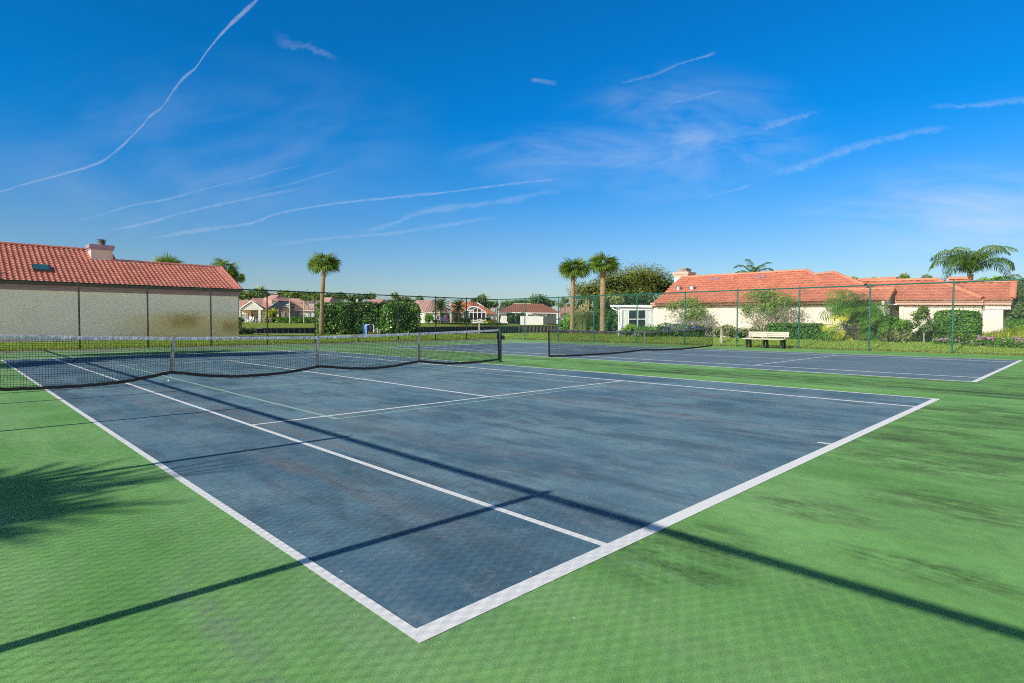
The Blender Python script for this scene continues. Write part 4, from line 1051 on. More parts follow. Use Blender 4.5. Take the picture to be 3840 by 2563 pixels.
patio_chair(k, M['white_plastic']); k['label'] = 'leftmost white patio chair on the gabled porch across the canal'; k['group'] = 'white patio chairs on the porch'; k.rotation_euler = (0,0,-YAW+.9)
for x, r, lb in ((370, -.4, 'low white patio chair in the middle of the gabled porch'), (440, .1, 'white high-backed patio chair before the brown porch railing'), (575, -1.1, 'white patio chair beside the right porch pillar')):
    palm_copy(k, lb, h.P(x, 965, -3.8), 1.05, -YAW+r, 'white patio chairs on the porch')
h = House('second pale pink roofed house rising behind the tall hedge', z2, 125, (1700, 1200))
roof = h.part('roof', M['tile_pink'], [[(1350,1045,1),(1640,1045,-2),(1738,845,8),(1620,845,12)], [(1640,1045,-2),(1738,845,8.05),(1950,930,13),(2130,1045,5)], [(1620,845,12),(1738,845,8),(1950,930,13),(1800,930,18)]])
h.part('roof_vent', M['flue'], [[(1752,903,8.5),(1832,905,10),(1812,892,10.2),(1762,891,9)]], .3, roof); h.part('wall', M['cream'], [R4(1480,1046,2125,1205,0)], .3)
h = House('low pink roofed house between the two tall clipped hedge masses', z3, 132, (150, 1200))
roof = h.part('roof', M['tile_pink'], [[(-260,985,0),(60,985,-2),(155,872,8),(-20,870,10)], [(60,985,-2),(155,872,8.05),(330,950,12),(400,985,4)]])
h.part('roof_vent', M['flue'], [[(150,905,8),(210,908,9.5),(198,896,9.6),(158,895,8.4)]], .3, roof); h.part('chimney', M['lilac'], [R4(-255,870,-225,945,8)], .8); h.part('wall', M['cream'], [R4(-250,986,390,1200,1)], .3)
h = House('beige hip roofed house with round bush at its corner across the canal', z3, 128, (900, 1218))
roof = h.part('roof', M['tile_beige'], [[(490,985,10),(640,885,12),(848,886,8),(748,1068,-1.2),(690,1073,1.5),(500,1050,9)], [(748,1068,-1.2),(848,886,8.03),(880,888,9),(1150,1030,7),(1150,1056,-.6)], [(640,885,12),(848,886,8),(880,888,9),(900,960,18),(600,960,18)]])
h.part('fascia', M['white'], [[(748,1068,-1.22),(1150,1056,-.62),(1150,1064,-.62),(748,1077,-1.22)]], .1)
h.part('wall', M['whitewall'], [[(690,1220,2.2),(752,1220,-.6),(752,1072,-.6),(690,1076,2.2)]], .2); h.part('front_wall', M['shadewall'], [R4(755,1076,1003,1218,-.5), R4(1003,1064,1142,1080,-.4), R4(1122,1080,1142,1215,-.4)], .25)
h.part('porch_wall', M['lilac'], [R4(1003,1080,1122,1215,1.2)], .2)
for q in ((925,1105,960,1168,-.6),(735,1122,746,1212,-.2)):
    w = h.part('window', M['white'], [R4(*q)], .06); h.part('pane', M['glass'], [R4(q[0]+3,q[1]+4,q[2]-3,q[3]-4,q[4]-.06)], .03, w)
h.part('transom_window', M['glass'], [R4(1014,1083,1048,1098,1.1), R4(1054,1083,1118,1098,1.1)], .05); h.part('sliding_door', M['glass'], [R4(1010,1108,1042,1205,1.1), R4(1050,1108,1118,1205,1.1)], .05); h.part('door_frame', M['white'], [R4(1006,1100,1120,1106,1.05), R4(1042,1106,1049,1210,1.05)], .05)
k2 = thing('lawn_chair', 'blue plastic lawn chair outside the beige house', 'chair', h.P(1037, 1212, -3.5)); patio_chair(k2, M['sky_blue_plastic']); k2.rotation_euler = (0,0,-YAW+.7); k2.scale = (1.25,)*3
k3 = thing('lawn_chair', 'coral red lawn chair beside the blue one', 'chair', h.P(1098, 1212, -3.5)); patio_chair(k3, M['red_plastic']); k3.rotation_euler = (0,0,-YAW+.9); k3.scale = (1.15,)*3
h = House('bright orange tile roofed house with white framed screened pool cage across the canal', zA, 134, (1000, 660))
roof = h.part('roof', M['tile_orange'], [[(380,395,1),(1000,395,.5),(860,165,7.2),(930,85,11),(690,90,14),(440,215,12)], [(860,165,7.25),(930,85,11.05),(1105,97,14),(1150,150,12),(1640,425,-.5),(1000,425,-.8),(1000,260,4)], [(350,118,8),(480,118,8),(560,330,4),(445,250,4)], [(690,90,14),(930,85,11),(1105,97,14),(1000,160,22),(700,160,22)]])
h.part('ridge_trim', M['white'], [[(1080,125,9),(1105,100,9.5),(1290,225,7),(1280,232,7)], [(290,213,6.8),(352,118,7.8),(360,125,7.8),(300,220,6.8)], [(352,118,7.8),(445,205,6.8),(440,215,6.8),(352,130,7.8)]], .2)
h.part('gable_wall', M['whitewall'], [[(298,218,8),(352,130,8),(440,215,8),(440,380,8),(370,380,8),(370,300,8)]], .3)
h.part('wall', M['cream'], [R4(400,400,700,655,2), R4(1335,430,1660,655,.2)], .3)
h.part('arched_opening', M['glass'], [[(500,520,1.9),(500,470,1.9),(520,448,1.9),(545,448,1.9),(565,470,1.9),(565,520,1.9)]], .05)
w = h.part('window', M['white'], [R4(1508,448,1612,584,.1)], .08); h.part('pane', M['glass'], [R4(1520,458,1602,515,.02), R4(1520,522,1602,576,.02)], .03, w)
h.part('patio_wall', M['shadewall'], [R4(700,385,1335,655,-1)], .2); h.part('patio_door', M['glass'], [R4(925,455,985,620,-1.1), R4(1015,450,1065,620,-1.1), R4(1130,400,1210,620,-1.1)], .05)
cage = h.bars('pool_cage_frame', M['white'], [((875,640,-5),(875,380,-5)),((875,380,-5),(1100,230,-5)),((1100,230,-5),(1335,380,-5)),((1335,380,-5),(1335,640,-5)),((990,310,-5),(990,640,-5)),((1105,230,-5),(1105,640,-5)),((1220,320,-5),(1220,640,-5)),((875,382,-5),(1335,382,-5)),((875,600,-5),(1335,600,-5)),((660,405,0),(940,228,0)),((940,228,0),(1100,230,-5)),((780,330,0),(960,320,-5)),((1238,400,-1.3),(1238,620,-1.3)),((1268,400,-1.3),(1268,620,-1.3))], .16)
h.part('screen_panel', M['screen'], [[(875,600,-4.9),(875,380,-4.9),(1100,230,-4.9),(1335,380,-4.9),(1335,600,-4.9)]], 0, cage); h.part('roof_screen', M['screen_roof'], [[(670,402,0),(940,232,0),(1100,234,-4.95),(875,384,-4.95)], [(690,402,0),(875,384,-4.95),(875,600,-4.95),(690,600,0)]], 0, cage)
h.part('cage_eave', M['white'], [[(660,405,-.2),(950,222,-.2),(985,222,-.2),(700,410,-.2)]], .1, cage); h.bars('chair_rail', M['black'], [((700,545,-5.1),(1340,545,-5.1))], .1, cage); h.part('base_wall', M['whitewall'], [R4(925,640,1290,682,-5.2)], .3)
h = House('red brown shingle roofed house with white garden walls at the canal bend', lambda x, y: (x, y), 165, (1990, 1216))
roof = h.part('roof', M['tile_brown'], [[(1867,1172.5,-1),(1926,1139.8,9),(2034,1139.6,9),(2104,1175,-1)], [(1926,1139.8,9),(2034,1139.6,9),(2060,1160,20),(1900,1160,20)], [(1973,1171.5,-4),(2011,1149,2),(2062,1174.2,-4)]])
h.part('roof_vent', M['flue'], [R4(1952,1143.5,1966,1146.5,7)], .4, roof); h.part('ridge_cap', M['cream'], [R4(1926,1139,1992,1140.8,8.8)], .3, roof)
h.part('fascia', M['white'], [[(1867,1171.8,-1.2),(1973,1171.8,-1.2),(1973,1175,-1.2),(1867,1175,-1.2)], [(1970,1172.5,-4.2),(2103,1174.6,-4.2),(2103,1177.2,-4.2),(1970,1175.2,-4.2)]], .2)
h.part('wall', M['shadewall'], [R4(1870,1175,1972,1216,2.5)], .3); h.part('front_wall', M['whitewall'], [R4(1972,1175.5,2048,1218,-1.5), R4(2087,1176,2093,1215,-2)], .3); h.part('porch_wall', M['lilac'], [R4(2050,1176,2096,1216,3)], .3)
h.part('window', M['glass'], [R4(1979,1180,2000,1186,-1.6), R4(2021,1180.5,2042,1186.5,-1.6)], .06); h.part('lanai_screen', M['screen'], [R4(1872,1176.5,1930,1214,1.8), R4(1934,1176.5,1970,1212,1.8)]); h.part('porch_column', M['whitewall'], [R4(1931.5,1177,1936.5,1206,1.2)], .4)
m = MB(); hp = h.P
m.prism([hp(*q) for q in ((1873,1211.5,-6),(1901,1213,-6),(1901,1185,-6),(1879,1184.5,-6))], tuple(AFH*.3)); m.prism([hp(*q) for q in ((1882,1208,-6.1),(1905,1213.5,-6.1),(1905,1209,-6.1),(1897,1206,-6.1))], tuple(AFH*.2))
tag(m.build('garden_wall', M['whitewall']), 'short freestanding white garden wall left of the red brown roofed house', 'wall')
m = MB(); m.prism([hp(*q) for q in ((1951,1218.5,-8),(2037,1219,-8),(2037,1187.5,-8),(1951,1186,-8))], tuple(AFH*.3)); tag(m.build('garden_wall', M['whitewall']), 'long white garden wall in front of the red brown roofed house', 'wall')
m = MB(); m.prism([hp(*q) for q in ((2037.5,1219,-7.9),(2076,1211,-4),(2076,1188,-4),(2037.5,1187.5,-7.9))], tuple(AFH*.2)); tag(m.build('garden_fence', M['conc']), 'grey board fence at the end of the long white garden wall', 'fence')
h = House('pink roofed house half hidden by palms right of the red brown roof', z4, 175, (640, 1150))
h.part('roof', M['tile_pink'], [[(520,1080,0),(690,940,10),(860,940,10),(900,1080,0)]]); h.part('wall', M['cream'], [R4(530,1080,890,1200,2)], .3)
for lb, fr, D, pts in (('grey brown gabled roof far behind the porch, at the left house corner', zB, 165, [(-60,400,0),(-60,210,9),(95,210,9),(200,380,0)]),
        ('wide grey brown roof far behind the pale pink house', zB, 175, [(640,400,0),(700,235,9),(1050,205,9),(1560,230,9),(1620,400,0)]),
        ('grey brown roof with a small white gable far behind the palms', zB, 180, [(1560,400,0),(1620,245,8),(2040,235,8),(2080,400,0)]),
        ('long grey brown roof far behind the tall palm trunk', z2, 178, [(1620,960,0),(1690,805,9),(1800,805,9),(1900,930,0)]),
        ('dark grey roof far off above the tall hedge', z2, 182, [(2030,960,0),(2100,850,8),(2160,850,8),(2230,960,0)]),
        ('pale grey far-off roof left of the red brown roof', z3, 210, [(1815,1040,0),(1870,955,8),(1940,960,8),(1990,1040,0)])):
    h = House(lb, fr, D, (pts[0][0], pts[0][1]+60), 'distant_house'); h.part('roof', M['tile_grey'], [pts, [pts[1], pts[2], (pts[2][0]+20, pts[2][1]+80, 20), (pts[1][0]-20, pts[1][1]+80, 20)]])
    x0, x1, y = pts[0][0]+15, pts[3][0]-15, pts[0][1]; h.part('wall', M['shadewall'], [R4(x0, y, x1, y+120, 1.2)], .3)
    if 'small white gable' in lb:
        h.part('gable', M['whitewall'], [[(1595,250,-.4),(1625,228,-.4),(1665,255,-.4),(1640,275,-.4)]], .2)
    if 'wide grey' in lb: h.part('chimney', M['cream'], [[(1035,215,-.5),(1060,205,-.5),(1110,245,-.5),(1080,245,-.5)]], .3)
h = House('tiny white two-storey house far beyond the orange roof', zA, 215, (1620, 320)); h.part('wall', M['whitewall'], [R4(1575,205,1625,330,0)], 2.); h.part('roof', M['tile_grey'], [[(1560,205,-.3),(1600,165,3),(1625,165,3),(1640,205,-.3)]]); h.part('window', M['glass'], [R4(1655,190,1670,215,-.1)], .05); h.part('side_wall', M['shadewall'], [R4(1626,180,1720,330,.4)], 2.)
for lb, q0, q1, D in (('wooden utility pole with crossarm above the orange roof', z3(1682,940), z3(1682,815), 190), ('utility pole far above the red brown roof', z4(180,900), z4(180,770), 190), ('small far utility pole above the beige roof', z3(565,905), z3(565,850), 260)):
    a, b = V(at(*q0, D)), V(at(*q1, D)); t = thing('utility_pole', lb, 'utility pole', tuple(a))
    m = MB(); m.tube([a-V((0,0,6)), b], [.2,.14], 8); m.build('pole', M['conc'], t)
    m = MB()
    for dz in (.6, 1.9): m.bar(b-ARH*1.1-V((0,0,dz)), b+ARH*1.1-V((0,0,dz)), .14, .16)
    for s in (-1, 1): m.tube([b+ARH*s*.9-V((0,0,.55)), b+ARH*s*.9-V((0,0,.25))], .08, 6)
    m.build('crossarm', M['conc'], t)
# ------------------------------------------------------------------ palms
GP = 'tall sabal palms beyond the fences'
def base_of(q, z=.2): return on_z(*q, z)
def hgt(q, base): # height above base of a pixel at the base's distance
    d = V(base)-V(EYE); D = np.dot(d, V(AF)); return at(*q, D)[2]-base[2]
def zat(px, py_top, D, zb):
    p = at(px, py_top, D); return (p[0], p[1], zb), p[2]-zb
b, H = zat(z2(1580,0)[0], z2(0,440)[1], 49.5, .2)
p1 = palm('fan', 'tall sabal palm with round crown and dry frond stubs left of the tall hedge', b, GP, .4, seed=3, H=H+.52, cr=1.3, nf=50, low=-.2, tr=.175, lean=(.22,-.2))
b, H = zat(z4(770,0)[0], z4(0,520)[1], 50., .2)
p2 = palm('fan', 'left one of the pair of sabal palms, lower and leaning crown, beside the pampas grass', b, GP, 1.9, seed=9, H=H+.50, cr=1.28, nf=50, low=-.28, tr=.185, lean=(-.15,.1))
b, H = zat(z4(1220,0)[0], z4(0,430)[1], 50., .2)
p3 = palm('fan', 'right one of the pair of sabal palms, taller with open crown, before the olive tree', b, GP, 3.3, seed=14, H=H+.3, cr=1.36, nf=44, low=-.12, top=.95, tr=.235)
b, H = zat(z1(1530,0)[0], z1(0,380)[1], 62, .3)
palm('fan', 'sabal palm crown just showing over the left house roof ridge', b, None, .9, seed=21, H=H, cr=1.65, nf=44, low=-.3, tr=.2)
b, H = zat(z2(170,0)[0], z2(0,440)[1], 58, .3)
palm('fan', 'full sabal palm crown rising behind the gable end of the left house', b, None, 2.2, seed=27, H=H, cr=1.4, nf=54, low=-.7, tr=.2)
b, H = zat(z2(362,0)[0], z2(0,545)[1], 72, .5)
palm('fan', 'slender palm with thin pale trunk right beside the left house corner', b, None, .2, mats=('trunk_pale', 'fan'), seed=31, H=H, cr=.95, nf=36, low=-.65, tr=.11, boot=False, lean=(-.1,.1))
# small palms in front of the pink house
GS = 'small thin palms on the far lawn'
src = None
for zx, zt, zb_, D, s, lb in ((1120,800,1212,104,1.,'thin pale palm left of the dark patio screen across the canal'), (1327,850,1215,104,.86,'thin palm at the right edge of the dark patio screen'), (1393,850,1140,113,.92,'thin palm with brown dead fronds behind the low far hedge'), (1513,850,1205,108,.9,'thin palm just left of the tall sabal trunk')):
    p, H = zat(z2(zx,0)[0], z2(0,zt)[1], D, .98)
    if src is None:
        src = palm('fan', lb, p, GS, .3, mats=('trunk_pale', 'fan'), seed=41, H=H, cr=.95, nf=28, low=-.5, tr=.10, boot=False); H0_ = H
    else: palm_copy(src, lb, p, (.95*s, .95*s, H/H0_), zx*.7, GS)
# date palms before the beige and orange houses
GD = 'date palms on the far lawn'
p, H = zat(z3(990,0)[0], z3(0,985)[1], 120, 1.0)
d1 = palm('feather', 'left date palm with wide green crown in front of the beige house', p, GD, 0, mats=('trunk_dark', 'pinn'), seed=5, H=H, L=2.5, nf=64, tr=.2, el=(1.4,-.65), bend=(.8,1.5), lf=.30, hang=.15, nl=26, wd=.05)
p, H2 = zat(z3(1257,0)[0], z3(0,995)[1], 122, 1.0)
palm_copy(d1, 'right date palm in front of the orange roofed house', p, (.92,.92,H2/H), 1.3, GD)
# far palms and skyline trees
GF = 'distant palms on the skyline'
srcf = None
for q, D, top, cr, lb in ((z2(690,0)[0], 150, z2(0,760)[1], 5.6, 'big dark palm beyond the porch roof'), (z3(318,0)[0], 170, z3(0,815)[1], 4.3, 'lone far palm above the tall hedge'), (z3(675,0)[0], 180, z3(0,870)[1], 5., 'low far palm behind the beige roof'), (z2(1985,0)[0], 165, z2(0,850)[1], 4.4, 'far palm right of the tall sabal palm'), (z3(-10,0)[0], 170, z3(0,825)[1], 3.4, 'half hidden far palm behind the hedge fence post'), (z3(1790,0)[0], 160, z3(0,930)[1], 3.6, 'far palm with dead skirt left of the corner fence post'), (z3(1600,0)[0], 165, z3(0,850)[1], 5., 'far palm over the orange roof hip'), (z3(2165,0)[0], 200, z3(0,925)[1], 4.6, 'far palm peeping over the red brown ridge'), (z4(600,0)[0], 130, z4(0,950)[1], 3.0, 'palm with dark trunk left of the tall sabal pair'), (z4(660,0)[0], 120, z4(0,885)[1], 3.3, 'tall thin palm behind the first fence post right of the corner'), (z4(705,0)[0], 128, z4(0,960)[1], 1.6, 'short thin palm close to the left sabal trunk'), (z6(945,0)[0], 75, z6(0,497)[1], 2.2, 'small bright palm above the right house ridge'), (z6(1200,0)[0], 80, z6(0,510)[1], 2.4, 'second small palm above the right house ridge'), (z6(355,0)[0], 90, z6(0,525)[1], 2., 'palm tip left above the rear roof wing'), (z6(585,0)[0], 90, z6(0,530)[1], 1.9, 'palm tip right above the rear roof wing')):
    cr *= .62; p, H = zat(q, top, D, .9)
    if srcf is None: srcf = palm('fan', lb, p, GF, 0, mats=('trunk_dark', 'fan'), seed=51, H=H, cr=1.7, nf=34, low=-.7, tr=.2, boot=False); Hf = H; srcs = 1.
    else: palm_copy(srcf, lb, p, (cr/3.47*.95, cr/3.47*.95, (cr/3.47)*.95), D*1.7, GF).location = (p[0], p[1], p[2]+H-Hf*(cr/3.47)*.95)
def px_blob(fr, x0, x1, y0, y1, D, depth=None):
    a, b, c, d = at(*fr(x0, (y0+y1)/2), D), at(*fr(x1, (y0+y1)/2), D), at(*fr((x0+x1)/2, y0), D), at(*fr((x0+x1)/2, y1), D)
    r = np.linalg.norm(V(b)-V(a))/2; rz = (c[2]-d[2])/2; ctr = (V(a)+V(b))/2
    return (*ctr, r, depth or r, abs(rz))
GT = 'far trees along the skyline'
for lb, fr, D, mt, bl in (('yellowish tree clump beyond the porch roof, at the left house corner', z2, 150, 'midleaf', [(365,480,760,880)]), ('broad mid green trees beyond the pink wing roof', z2, 146, 'midleaf', [(470,640,755,890), (600,700,790,880)]),
        ('dark shrubby trees right of the big dark palm', z2, 160, 'darkleaf', [(700,800,780,860)]), ('trees between pink ridge and thin palms', z2, 150, 'midleaf', [(960,1130,765,860), (1100,1300,780,870)]), ('leafy trees behind the thin palms', z2, 152, 'midleaf', [(1250,1420,775,880), (1400,1560,790,880)]),
        ('dark tree behind the tall sabal trunk', z2, 160, 'darkleaf', [(1640,1780,800,900)]), ('rounded dark tree above the hedge, left', z2, 155, 'darkleaf', [(1785,1920,790,890)]), ('dark trees above the hedge, right', z2, 158, 'darkleaf', [(2030,2140,825,930), (2200,2360,800,880)]),
        ('dark round tree right of the lone far palm', z3, 165, 'darkleaf', [(380,490,850,935)]), ('low trees left of the beige roof', z3, 170, 'midleaf', [(500,620,895,950), (260,340,885,935)]),
        ('dense dark tree over the orange roof', z3, 160, 'darkleaf', [(1485,1600,855,960), (1560,1650,900,1000)]), ('dark trees beside the tiny white house', z3, 160, 'darkleaf', [(1640,1760,920,1010)]), ('pale green trees behind the corner post', z3, 190, 'midleaf', [(1920,2020,915,980)]), ('pale far trees above the red brown ridge', z3, 210, 'midleaf', [(2010,2130,905,945), (2250,2360,890,940)]),
        ('broad dark green tree behind the red brown roof', z4, 185, 'midleaf', [(140,420,815,960), (330,520,880,1000)]), ('low far trees left of the round tree', z4, 200, 'midleaf', [(-20,75,893,935)])):
    bb = [px_blob(fr, *q, D, 3.) for q in bl]
    base = (bb[0][0], bb[0][1], .9); tree('distant_tree', lb, base, bb, 620*len(bb), .55, M[mt], .2, int(D+bl[0][0]), GT, .8, per=8)
# ------------------------------------------------------------------ hedges and bushes between canal and fence
m0 = on_z(*z2(1545,1390), .2); m1 = on_z(*z3(330,1385), .2)
def hedge_px(label, q0, q1, D0, D1, zb, ztop_q, depth, n, L, mat, seed, **kw):
    a, b = V(at(*q0, D0)), V(at(*q1, D1)); c = (a+b)/2; d = b-a; rot = math.atan2(d[1], d[0]); l = math.hypot(d[0], d[1])
    Dm = (D0+D1)/2; zt = at(*ztop_q, Dm)[2]
    off = V((-math.sin(rot), math.cos(rot)))*depth/2
    if np.dot(off, V((math.sin(YAW), math.cos(YAW)))) < 0: off = -off
    return hedge(label, (c[0]+off[0], c[1]+off[1], zb), (l, depth, zt-zb), rot, n, L, mat, seed, **kw)
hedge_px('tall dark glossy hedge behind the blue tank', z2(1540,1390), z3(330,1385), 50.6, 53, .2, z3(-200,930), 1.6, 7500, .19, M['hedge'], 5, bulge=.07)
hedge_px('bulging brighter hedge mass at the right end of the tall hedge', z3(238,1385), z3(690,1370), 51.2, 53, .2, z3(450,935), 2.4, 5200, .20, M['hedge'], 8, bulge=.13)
hedge_px('long low clipped hedge under the dark patio screen across the canal', zB(1090,970), zB(2080,970), 105, 107, .98, zB(1500,850), 1.5, 2600, .3, M['clip'], 12)
bush('bush', 'bright yellow green bush beside the gabled porch across the canal', 'bush', [px_blob(zB,830,1090,630,880,106), px_blob(zB,790,900,800,970,106), px_blob(zB,960,1090,850,975,107)], 700, .42, M['yellowleaf'], seed=3)
bush('bush', 'small dark bush at the left house corner beside the porch', 'bush', [px_blob(zB,95,215,850,990,100)], 300, .35, M['clip'], seed=4)
bush('bush', 'leafy weeds on the canal bank beside the left house wall', 'bush', [px_blob(zB,20,280,1080,1330,50), px_blob(zB,200,560,1130,1290,51), px_blob(zB,-10,110,800,1300,48,.6)], 1600, .16, M['darkleaf'], seed=6)
bush('bush', 'round clipped bush at the corner of the beige house', 'bush', [px_blob(z3,758,885,1095,1222,122)], 700, .3, M['clip'], seed=7)
bush('bush', 'low dark shrubs under the beige house window', 'bush', [px_blob(z3,880,960,1175,1225,123), px_blob(z3,945,1015,1178,1228,122)], 500, .28, M['darkleaf'], seed=8)
bush('bush', 'upright shrub with bamboo leaves left of the pool cage', 'bush', [px_blob(z3,1190,1260,1125,1215,125)], 350, .4, M['midleaf'], seed=9)
t = thing('pygmy_palm', 'spiky low palm in front of the pool cage', 'palm tree', at(*z3(1340,1235), 124)); m = MB()
c0 = at(*z3(1340,1195), 124)
for i in range(20): feather(m, c0, i*2.4, 1.1-1.2*i/20, 2.1, 300+i, 1.6, 14, .4, .4, .55, .05)
m.build('crown', M['pinn'], t); m = MB(); m.tube([at(*z3(1340,1238), 124), c0], .2, 8); m.build('trunk', M['trunk_dark'], t)
bush('bush', 'dark shrub right of the spiky low palm', 'bush', [px_blob(z3,1360,1430,1165,1230,125)], 350, .35, M['darkleaf'], seed=10)
bush('bush', 'low yellow clipped bush right of the sign', 'bush', [px_blob(z3,1628,1716,1190,1234,122)], 350, .28, M['yellowleaf'], seed=11)
bush('bush', 'dark shrub at the right edge of the pool cage', 'bush', [px_blob(z3,1655,1722,1148,1200,128)], 350, .32, M['darkleaf'], seed=12)
bush('bush', 'reddish dark shrubs under the orange house window', 'bush', [px_blob(z3,1715,1815,1175,1222,126)], 400, .32, M['rust'], seed=13)
bush('bush', 'green shrubs before the lanai of the red brown roofed house', 'bush', [px_blob(z3,1980,2100,1120,1190,158), px_blob(z3,2120,2220,1080,1130,160)], 500, .5, M['midleaf'], seed=14)
# ------------------------------------------------------------------ clump beyond the back right corner of the courts
bush('bush', 'bright green loose bush at the left of the pampas grass', 'bush', [px_blob(z4,560,700,1200,1390,57), px_blob(z4,640,800,1100,1395,56), px_blob(z4,700,860,1060,1390,55)], 2600, .17, M['bright'], seed=15)
t = thing('pampas_grass', 'tall pampas grass clump with cream feathery plumes', 'ornamental grass', on_z(*z4(930,1390), .2)); R_ = np.random.default_rng(4)
m = MB(); q = []; tt = []; c0 = V(t.location)
for i in range(900):
    a = R_.uniform(0, 2*PI); r = abs(R_.normal(0, .5)); p = c0+V((math.cos(a)*r*.6, math.sin(a)*r*.6, 0)); l = R_.uniform(1.3, 2.5); o = R_.uniform(.25, .95)
    d = V((math.cos(a), math.sin(a), 0)); k1 = p+d*o*.35*l*.5+V((0,0,l*.62)); k2 = p+d*o*.8*l*.6+V((0,0,l*.9)); k3 = k2+d*l*.22+V((0,0,-.12*l)); s = V((-d[1], d[0], 0))*.014
    for u, v, w0, w1 in ((p,k1,1,1),(k1,k2,1,.8),(k2,k3,.8,.1)): q.append((u-s*w0, u+s*w0, v+s*w1, v-s*w1)); tt.append(min(1, max(0, R_.normal(.45, .22))))
m.quads(q, tt); m.build('blades', M['greyleaf'], t)
m = MB()
for (x0, y0, x1, y1) in ((975,1000,968,860),(1005,1010,1003,890),(950,1040,935,940),(990,1080,1000,985),(905,1060,898,950),(880,1060,872,965),(925,1090,912,990),(860,1120,850,1040),(1062,985,1075,915),(830,1140,808,1070),(900,1170,890,1105),(1005,1150,1012,1090),(1045,1160,1052,1105),(955,1130,962,1050),(850,1225,842,1185),(975,1120,972,1030)):
    a, b = V(at(*z4(x0,y0), 54)), V(at(*z4(x1,y1), 54)); L = np.linalg.norm(b-a); m.tube([c0+V((0,0,.4)), c0*.4+a*.6-V((0,0,.1)), a, b], [.012,.012,.01,.006], 4, tint=.5)
    n = int(60+L*90); f = R_.random(n); P = a+(b-a)*f[:,None]; wd_ = .075*np.sin(PI*np.clip(f*.85+.12, 0, 1))+.012
    P = P+R_.normal(0, 1, (n,3))*wd_[:,None]*.7; m.quads(leaves(P, R_.normal(0,1,(n,3)), .13, .035, .8, .5, R_), np.clip(R_.normal(.6,.2,n), 0, 1))
m.build('plume', M['plume'], t)
bush('bush', 'large dark green bush between the pampas grass and the sunroom', 'bush', [px_blob(z4,1060,1300,1020,1400,53,1.2), px_blob(z4,1180,1440,1040,1400,52,1.2), px_blob(z4,1120,1340,910,1200,54,1.2), px_blob(z4,1300,1440,1150,1400,51,1.)], 6500, .15, M['clip'], seed=16, tb=-.05)
tree('willowy_tree', 'wide olive green willowy tree behind the pair of sabal palms', (55.5, 40.5, .3), [px_blob(z4,1260,1560,480,820,66,3), px_blob(z4,1450,1850,410,800,68,3.2), px_blob(z4,1700,2060,430,820,69,3), px_blob(z4,1900,2190,540,850,70,3), px_blob(z4,830,1180,640,870,67,2.6), px_blob(z4,1000,1300,760,960,66,2.5), px_blob(z4,1250,2000,700,1000,67,3)], 22000, .26, M['olive'], .3, 22, None, .62, shell=(.62,1.12), per=12, gz=.7, rnd=.5, Wd=.085)
m = MB(); R_ = np.random.default_rng(12); q = []; tt = []
bush('bush', 'dark green undergrowth below the willowy tree, over the sunroom roof', 'bush', [px_blob(z4,1380,1700,800,1000,60,1.5), px_blob(z4,1600,2050,790,980,62,1.5), px_blob(z4,800,1150,830,1100,60,1.6)], 3600, .22, M['darkleaf'], seed=18)
bush('bush', 'pale grass-like shrub between the dark bush and the sunroom roof', 'bush', [px_blob(z4,1290,1480,840,960,56,1.)], 900, .28, M['greyleaf'], seed=19, rnd=.4, gz=.9)
# ------------------------------------------------------------------ planting strip along the right house
XG = 33.6
def gx(fr, x, y, X=XG): return on_x(*fr(x, y), X)
def gblob(fr, x0, x1, y0, y1, X=XG, depth=.8):
    a, b = gx(fr, x0, (y0+y1)/2, X), gx(fr, x1, (y0+y1)/2, X); c, d = gx(fr, (x0+x1)/2, y0, X), gx(fr, (x0+x1)/2, y1, X)
    return (X, (a[1]+b[1])/2, (c[2]+d[2])/2, depth, abs(a[1]-b[1])/2, abs(c[2]-d[2])/2)
def ghedge(label, fr, x0, x1, y0, y1, X, depth, n, L, mat, seed, **kw):
    a, b = gx(fr, x0, y1, X), gx(fr, x1, y1, X); c = gx(fr, (x0+x1)/2, y0, X); zb = .24
    return hedge(label, (X+depth/2, (a[1]+b[1])/2, zb), (abs(a[1]-b[1]), depth, c[2]-zb), PI/2, n, L, mat, seed, **kw)
t = thing('sculpture', 'small white garden ornament at the sunroom corner', 'garden ornament', gx(z4, 1465, 1390, 34.6)); c = V(t.location); c[2] = .3
m = MB(); m.ball(c+V((0,0,.62)), (.13,.16,.2)); m.ball(c+V((0,.05,.92)), (.09,.1,.11)); m.lathe(c, [(.16,0),(.13,.1),(.07,.3),(.11,.46)], 12); m.ball(c+V((-.05,.22,.3)), (.1,.13,.1)); m.build('body', M['white_plastic'], t)
bush('bush', 'pale variegated shrub below the sunroom windows', 'bush', [gblob(z4,1545,1700,1260,1420,34.2,.6)], 1100, .14, M['bright'], seed=31, tb=.22)
bush('bush', 'low shadowy shrub beside the white ornament', 'bush', [gblob(z4,1480,1600,1300,1420,34.5,.5)], 500, .13, M['midleaf'], seed=32)
bush('bush', 'rounded clipped shrub between sunroom and net strap', 'bush', [gblob(z4,1725,2060,1285,1460,33.6,.8)], 2600, .10, M['clip'], seed=33, per=8, shell=(.9,1.02))
t = hedge('flowering hedge dotted with violet blossoms at the left end of the house wall', (34.2, (gx(z5,225,1000,34)[1]+gx(z5,700,1000,34)[1])/2, .24), (abs(gx(z5,225,1000,34)[1]-gx(z5,705,1000,34)[1]), .9, gx(z5,450,905,34)[2]-.24), PI/2, 3600, .10, M['clip'], 34, bulge=.09)
def flowers(obj, P, L, mat, name='blossom'):
    m = MB(); R = np.random.default_rng(len(P)); q = []; tt = []
    for p in P:
        Q = V(p)+R.normal(0, L*.35, (5,3)); m.quads(leaves(Q, np.tile(V((-.6,-.2,.8)), (5,1)), L, L*.8, .5, 0, R), R.uniform(.2,1,5))
    return m.build(name, mat, obj)
